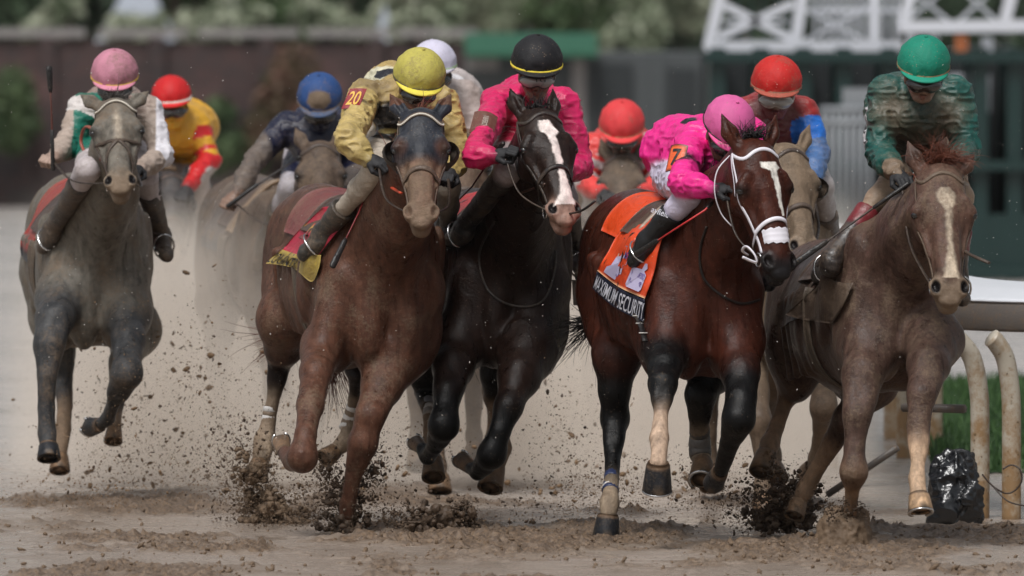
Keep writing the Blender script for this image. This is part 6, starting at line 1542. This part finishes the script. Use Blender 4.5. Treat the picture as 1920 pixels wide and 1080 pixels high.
# yoke of the black horse, breast straps
def on_horse(hs, pts, off=.008):
    cam0 = np.array([0, 0, CAMZ]); out = []
    for x, y in pts:
        dv = nrm(P(x, y, hs['d']) - cam0); hit = hs['T'].ray_cast(Vector(cam0 + dv * 50), Vector(dv), 30)
        if hit[0] is not None: out.append(np.array(hit[0]) - dv * off)
    return out
def strap_on(hs, pts, r, c, name='breast_strap', mat='silk'):
    q = [(a[0], a[1]) for a in catmull([np.array(p_, float) for p_ in pts], 6)]; W = on_horse(hs, q)
    for _ in range(3): W = [W[0]] + [(W[i - 1] + 2 * W[i] + W[i + 1]) / 4 for i in range(1, len(W) - 1)] + [W[-1]]
    m = MB(); m.tube(W, r, 6, c, flat=.5); m.build(name, MAT[mat], hs['root'])
strap_on(tg, [(928, 415), (905, 455), (898, 490), (912, 540), (945, 568), (990, 575), (1022, 560), (1040, 510), (1043, 470)], .006, (.03, .026, .024, .4))
strap_on(ms, [(1325, 425), (1312, 470), (1318, 520), (1350, 552), (1390, 570), (1425, 562)], .007, (.012, .009, .008, .2))

# ---- whips
SHR = (.16, .012, .014, .25)
whip('riding whip with red shaft hanging from the gold-silked jockey\'s hand', [P(716, 305, 60.8), P(695, 345, 60.72), P(672, 400, 60.5), P(623, 500, 60.35)], shaft=SHR, flaplen=.17)
whip('whip held low across the black horse by the magenta-silked jockey', [P(938, 276, 61.0), P(915, 305, 61.1), P(885, 350, 61.35), P(835, 400, 61.65)], shaft=SHR, flaplen=.10)
whip('whip with red shaft lying along the shoulder of the number seven horse', [P(1352, 362, 59.2), P(1322, 394, 59.05), P(1262, 432, 58.98), P(1188, 480, 59.75)][:2] + [P(1262, 432, 59.1), P(1192, 478, 59.35)], shaft=(.50, .03, .03, .1), flaplen=.20)
whip('long muddy black whip held low by the green-capped jockey', [P(1692, 352, 59.0), P(1640, 388, 59.0), P(1560, 446, 59.0), P(1474, 505, 58.95)], shaft=(.035, .03, .028, .5), flaplen=.24)
whip('upright whip raised beside the muddy grey horse', [P(99, 305, 64.25), P(98, 260, 64.25), P(96, 200, 64.25), P(92, 126, 64.25)], shaft=(.10, .03, .022, .3), flaplen=.13)
whip('dark whip in the outstretched hand of the blue-capped jockey', [P(436, 380, 67.0), P(470, 355, 67.0), P(515, 325, 67.0), P(562, 296, 67.05)], shaft=(.03, .025, .025, .3), flaplen=.02)

_s = [P(1192, 588, 59.0), P(1198, 600, 59.0), P(1204, 616, 59.0), P(1210, 640, 59.0)]
_s = [q_ * ((on_body(ms['T'], a_, b_, .03, 59.4)[1]) / q_[1]) + np.array([0, 0, CAMZ * (1 - (on_body(ms['T'], a_, b_, .03, 59.4)[1]) / q_[1])]) for q_, (a_, b_) in zip(_s, ((1192, 588), (1198, 600), (1204, 616), (1210, 640)))]
m = MB(); m.tube(catmull(_s, 4), .016, 6, (.012, .010, .010, .2), flat=.3, up=np.array([.2, -1, .2])); _sb = m.build('hanging_strap', MAT['silk'], ms['root'])
for a_, b_ in ((1194, 594), (1200, 608), (1206, 626)):
    c_ = on_body(ms['T'], a_, b_, .04, 59.4); m = MB(); m.tube([c_ - [.020, 0, -.004], c_ + [.020, 0, .004]], .006, 6, (.6, .58, .55, .1), flat=.5); m.build('strap_bar', MAT['silk'], _sb)

rein(gn, [P(1800, 462, 58.7), P(1815, 475, 58.55), P(1838, 486, 58.45), P(1855, 493, 58.42)], .013, (.035, .024, .02, .5), 'silk', name='loose_strap')
# ================================================================ flung mud
def splash(label, src, arms, n, rng, d, spread, mat='clod', core=None, yj=.25, cat='mud splash', small=.0035, big=.020, floor=True):
    m = MB()
    S = P(*src, d)
    for (tx, ty, w_) in arms:
        Tt = P(tx, ty, d + RNG.normal() * yj * .5); k = int(n * w_)
        for i in range(k):
            u = RNG.random() ** .8; bend = math.sin(u * math.pi) * .06
            c = S * (1 - u) + Tt * u + RNG.normal(size=3) * np.array([1, 1.4, 1]) * spread * (.35 + u * .65) + np.array([0, 0, bend])
            r = small + (big - small) * RNG.random() ** 3.2 * (1.05 - u * .8)
            if c[2] < r * .5: c[2] = r * .5 + RNG.random() * .01
            m.blob(c, r, sub=1 if r < .009 else 2, jit=.42)
            for _ in range(int(RNG.random() * 3)):      # strings of smaller bits
                m.blob(c + RNG.normal(size=3) * r * 1.8, r * .5, sub=0 if r < .006 else 1, jit=.4)
    if core:
        pr = []
        for (cx, cy, r, k) in core:
            for i in range(k * 2):
                c = P(cx + RNG.normal() * r * .5, cy + RNG.normal() * r * .42, d + RNG.normal() * .10); c[2] = max(c[2], .008)
                pr.append(ell(c, np.array([1, 1, .8]) * M(r * (.06 + .20 * RNG.random() ** 2), d) * (.7 + .6 * RNG.random(3)), None, .016, 0))
        Vc, Qc, _ = skin(pr, {0: (.1, .07, .05, 1)}, .0075); Nc = vnormals(Vc, Qc); Vc = Vc + Nc * ((fbm(Vc, 60, 4, 3) - .5) * .035)[:, None]
        m.add(Vc, [tuple(int(x) for x in q_) for q_ in Qc])
    return tag(m.build('mud_splash', MAT[mat], None), label, cat, 'splashes of mud thrown up by the hooves', 'stuff')
splash('tall brown splash thrown up behind the chestnut at its hind hoof', (520, 985), [(455, 880, .28), (490, 850, .2), (440, 940, .2), (560, 930, .14), (480, 960, .18)], 620, 0, 61.9, .055, 'clodlight', core=[(500, 960, 42, 90), (465, 890, 32, 50), (540, 985, 34, 50), (455, 850, 20, 16), (575, 975, 20, 20)], big=.017)
splash('splash breaking round the planted fore leg of the chestnut', (655, 985), [(690, 880, .2), (705, 850, .12), (612, 900, .2), (600, 960, .16), (700, 960, .12), (640, 890, .2)], 520, 0, 60.75, .040, 'clod', core=[(650, 988, 36, 60), (702, 880, 18, 26), (612, 880, 16, 20), (690, 930, 16, 16), (618, 940, 18, 18), (600, 985, 20, 20)], big=.016)
splash('dark heap of clods flying low below the black horse', (850, 1000), [(880, 955, .3), (720, 965, .2), (745, 985, .2), (890, 990, .3)], 420, 0, 60.6, .030, 'clod', core=[(835, 982, 44, 120), (775, 985, 26, 34), (870, 985, 24, 40), (742, 965, 14, 18)], big=.016)
splash('dark splash between the white-bridled bay and the rail horse', (1480, 985), [(1380, 930, .25), (1440, 880, .2), (1510, 900, .25), (1400, 985, .15), (1475, 900, .15)], 620, 0, 60.4, .045, 'clod', core=[(1500, 960, 34, 110), (1440, 975, 28, 60), (1470, 925, 24, 34), (1400, 960, 16, 24), (1425, 930, 14, 12), (1515, 920, 22, 40)], big=.020)
mp_ = [ell(P(1582, 1005, 59.1), np.array([.115, .13, .10]), None, .06, 0), cone(P(1582, 1030, 59.1), P(1582, 990, 59.1), .15, .09, .06), cone(P(1560, 990, 59.1), P(1552, 965, 59.1), .05, .030, .03), cone(P(1610, 990, 59.1), P(1614, 965, 59.1), .05, .028, .03), cone(P(1585, 990, 59.2), P(1587, 968, 59.2), .05, .03, .03)]
Vm, Qm, Cm = skin(mp_, {0: (.2, .15, .1, 1)}, .008); Nm = vnormals(Vm, Qm); Vm = Vm + Nm * ((fbm(Vm, 26, 4, 3) - .5) * .05)[:, None]
tag(mesh_obj('mud_crown', Vm, Qm, MAT['clodlight'], None), 'crown of mud rising round the planted hoof of the rail horse', 'mud splash')
splash('rim of small mud bits over the mud crown', (1582, 1010), [(1545, 955, .3), (1620, 955, .3), (1585, 948, .4)], 260, 0, 59.05, .02, 'clod', core=[(1600, 975, 16, 16), (1560, 975, 14, 14)], big=.011)
# loose specks between the legs, over the whole depth of the field
def specks(label, n, boxes, rmin, rmax, mat, name='mud_specks', pw=4):
    m = MB()
    for i in range(n):
        x0, y0, x1, y1, d0, d1 = boxes[int(RNG.random() * len(boxes))]
        px, py, d = x0 + (x1 - x0) * RNG.random(), y0 + (y1 - y0) * RNG.random(), d0 + (d1 - d0) * RNG.random()
        # clustered
        if vnoise(np.array([[px / 60, py / 60, d]]), 1.3, 77)[0] < .42 and RNG.random() < .8: continue
        c = P(px, py, d)
        if c[2] < .01: continue
        m.blob(c, rmin + (rmax - rmin) * RNG.random() ** pw, sub=1, jit=.4)
    return tag(m.build(name, MAT[mat], None), label, 'mud specks', None, 'stuff')
CL = [(505, 965, 48, 26, 61.8, .25, 3), (460, 900, 42, 42, 61.9, .3, 2.2), (432, 830, 42, 50, 62.1, .4, 1.2), (560, 985, 46, 14, 61.5, .3, 1.6), (640, 945, 36, 36, 60.9, .2, 1.8), (702, 890, 15, 34, 60.8, .15, 1), (612, 885, 14, 28, 60.8, .15, .8), (830, 985, 60, 18, 60.7, .2, 1.5), (745, 975, 26, 16, 60.7, .15, .5),
      (1450, 945, 46, 38, 60.5, .25, 2.2), (1505, 950, 26, 34, 60.4, .2, 1.6), (1400, 965, 26, 24, 60.4, .2, .7)]
LOW = [(300, 900, 110, 50, 63.5, .8, 2), (240, 780, 90, 90, 64, .8, 1.0), (380, 700, 70, 80, 63.5, .8, .8), (1110, 935, 70, 36, 61.5, .6, 2), (1060, 820, 60, 80, 62.5, .8, .9), (1300, 930, 80, 44, 61.3, .6, 1.8), (760, 880, 70, 60, 62.2, .6, 1), (120, 930, 90, 26, 63, .6, .8), (980, 960, 60, 20, 61.5, .6, .7), (550, 800, 60, 90, 63, .6, .6)]
fleck_cloud('mud_specks', 'dark specks of mud bursting from the hooves', MAT['clod'], CL, 9000, .0014, .0085, 4.5, clump=.74, seed=3)
fleck_cloud('fine_mud', 'fine brown mud spray round the splashes', MAT['clodlight'], CL, 26000, .0009, .0036, 2.2, clump=.66, seed=4)
fleck_cloud('mud_flecks', 'brown flecks of mud flying low between the horses', MAT['clod'], LOW + CL[:3], 5200, .0012, .0080, 5, clump=.80, seed=5)
MAT['clodtan'] = plain('tan_mud_flecks', (.19, .125, .075), .8, vary=.4, spec=.2)
fleck_cloud('fine_tan_mud', 'fine tan mud spray hanging low behind the leaders', MAT['clodtan'], LOW, 30000, .0009, .0042, 2.4, clump=.70, seed=6)
fleck_cloud('tan_mud_flecks', 'soft tan flecks of mud further back in the spray', MAT['clodtan'], [(x, y, a_, b_, 65.5, 1.0, w__) for x, y, a_, b_, _, _, w__ in LOW], 5200, .002, .014, 4, clump=.80, seed=8)
MAT['drop'] = plain('pale_droplets', (.55, .52, .48), .3)
fleck_cloud('water_droplets', 'pale droplets of muddy water in the air', MAT['drop'], [(300, 300, 300, 200, 62, 2, 1), (1000, 300, 500, 250, 61, 1.5, 1), (1700, 300, 160, 200, 60.5, 1.2, 1), (400, 640, 300, 120, 61, 1, 1), (1250, 620, 250, 120, 59.2, .3, .5)], 1500, .0008, .0030, 2.5, seed=9)

# small crumbs resting on the track
m = MB()
for i in range(6500):
    y = 56.2 + 6.0 * RNG.random() ** 1.3; x = (RNG.random() - .5) * 5.4
    hgt, pt, _ = mud_height(np.array([x]), np.array([y]))
    if pt[0] < .25 and RNG.random() < .85: continue
    r = .0022 + .011 * RNG.random() ** 4; m.blob((x, y, max(hgt[0], -.004) + r * .35), r, sub=1, jit=.4)
tag(m.build('mud_crumbs', MAT['clodlight'], None), 'crumbs of mud lying on the churned track', 'mud crumbs', None, 'stuff')

# ---------------------------------------------------------------- air: rain haze over everything, and spray hanging behind the leaders
def volume(name, lo, hi, dens, col, aniso=.2, soft=None, label=None):
    m = bpy.data.materials.new(name); m.use_nodes = True; t = m.node_tree; t.nodes.clear(); o = t.nodes.new('ShaderNodeOutputMaterial')
    v = t.nodes.new('ShaderNodeVolumePrincipled'); v.inputs['Color'].default_value = (*col, 1); v.inputs['Density'].default_value = dens; v.inputs['Anisotropy'].default_value = aniso
    t.links.new(v.outputs[0], o.inputs['Volume'])
    if soft: soft(t, v)
    mb = MB(); mb.box(lo, hi); ob = mb.build(name, m, None, smooth=False, kind='stuff'); tag(ob, label, name.replace('_', ' ')); return ob
volume('haze', (-320, -35, -1), (320, 330, 9), 0.00006, (.80, .82, .86), label='thin rainy haze in the air over the whole track')
def spray_soft(t, v):
    g = t.nodes.new('ShaderNodeNewGeometry'); s = t.nodes.new('ShaderNodeSeparateXYZ'); t.links.new(g.outputs['Position'], s.inputs[0])
    n = noise(t, g.outputs['Position'], 1.5, 3, .55)
    zt = maprange(t, math_(t, 'ADD', s.outputs[2], math_(t, 'MULTIPLY', n, -.9)), 1.0, -.25)   # thins upwards
    yf = maprange(t, s.outputs[1], 65.2, 68.6); yb = maprange(t, s.outputs[1], 76, 72)
    xl = maprange(t, s.outputs[0], -2.75, -2.05); xr = maprange(t, s.outputs[0], 2.0, 1.35)
    d = math_(t, 'MULTIPLY', math_(t, 'MULTIPLY', zt, yf), math_(t, 'MULTIPLY', math_(t, 'MULTIPLY', yb, xl), xr))
    d = math_(t, 'MULTIPLY', d, maprange(t, n,   .32, .68, .15, 2.1))
    t.links.new(math_(t, 'MULTIPLY', d, 1.4), v.inputs['Density'])
volume('mud_spray', (-2.9, 64.8, .02), (2.1, 76.2, 1.6), .3, (.94, .87, .79), .0, spray_soft, 'beige spray of mud and water hanging behind the leading horses')
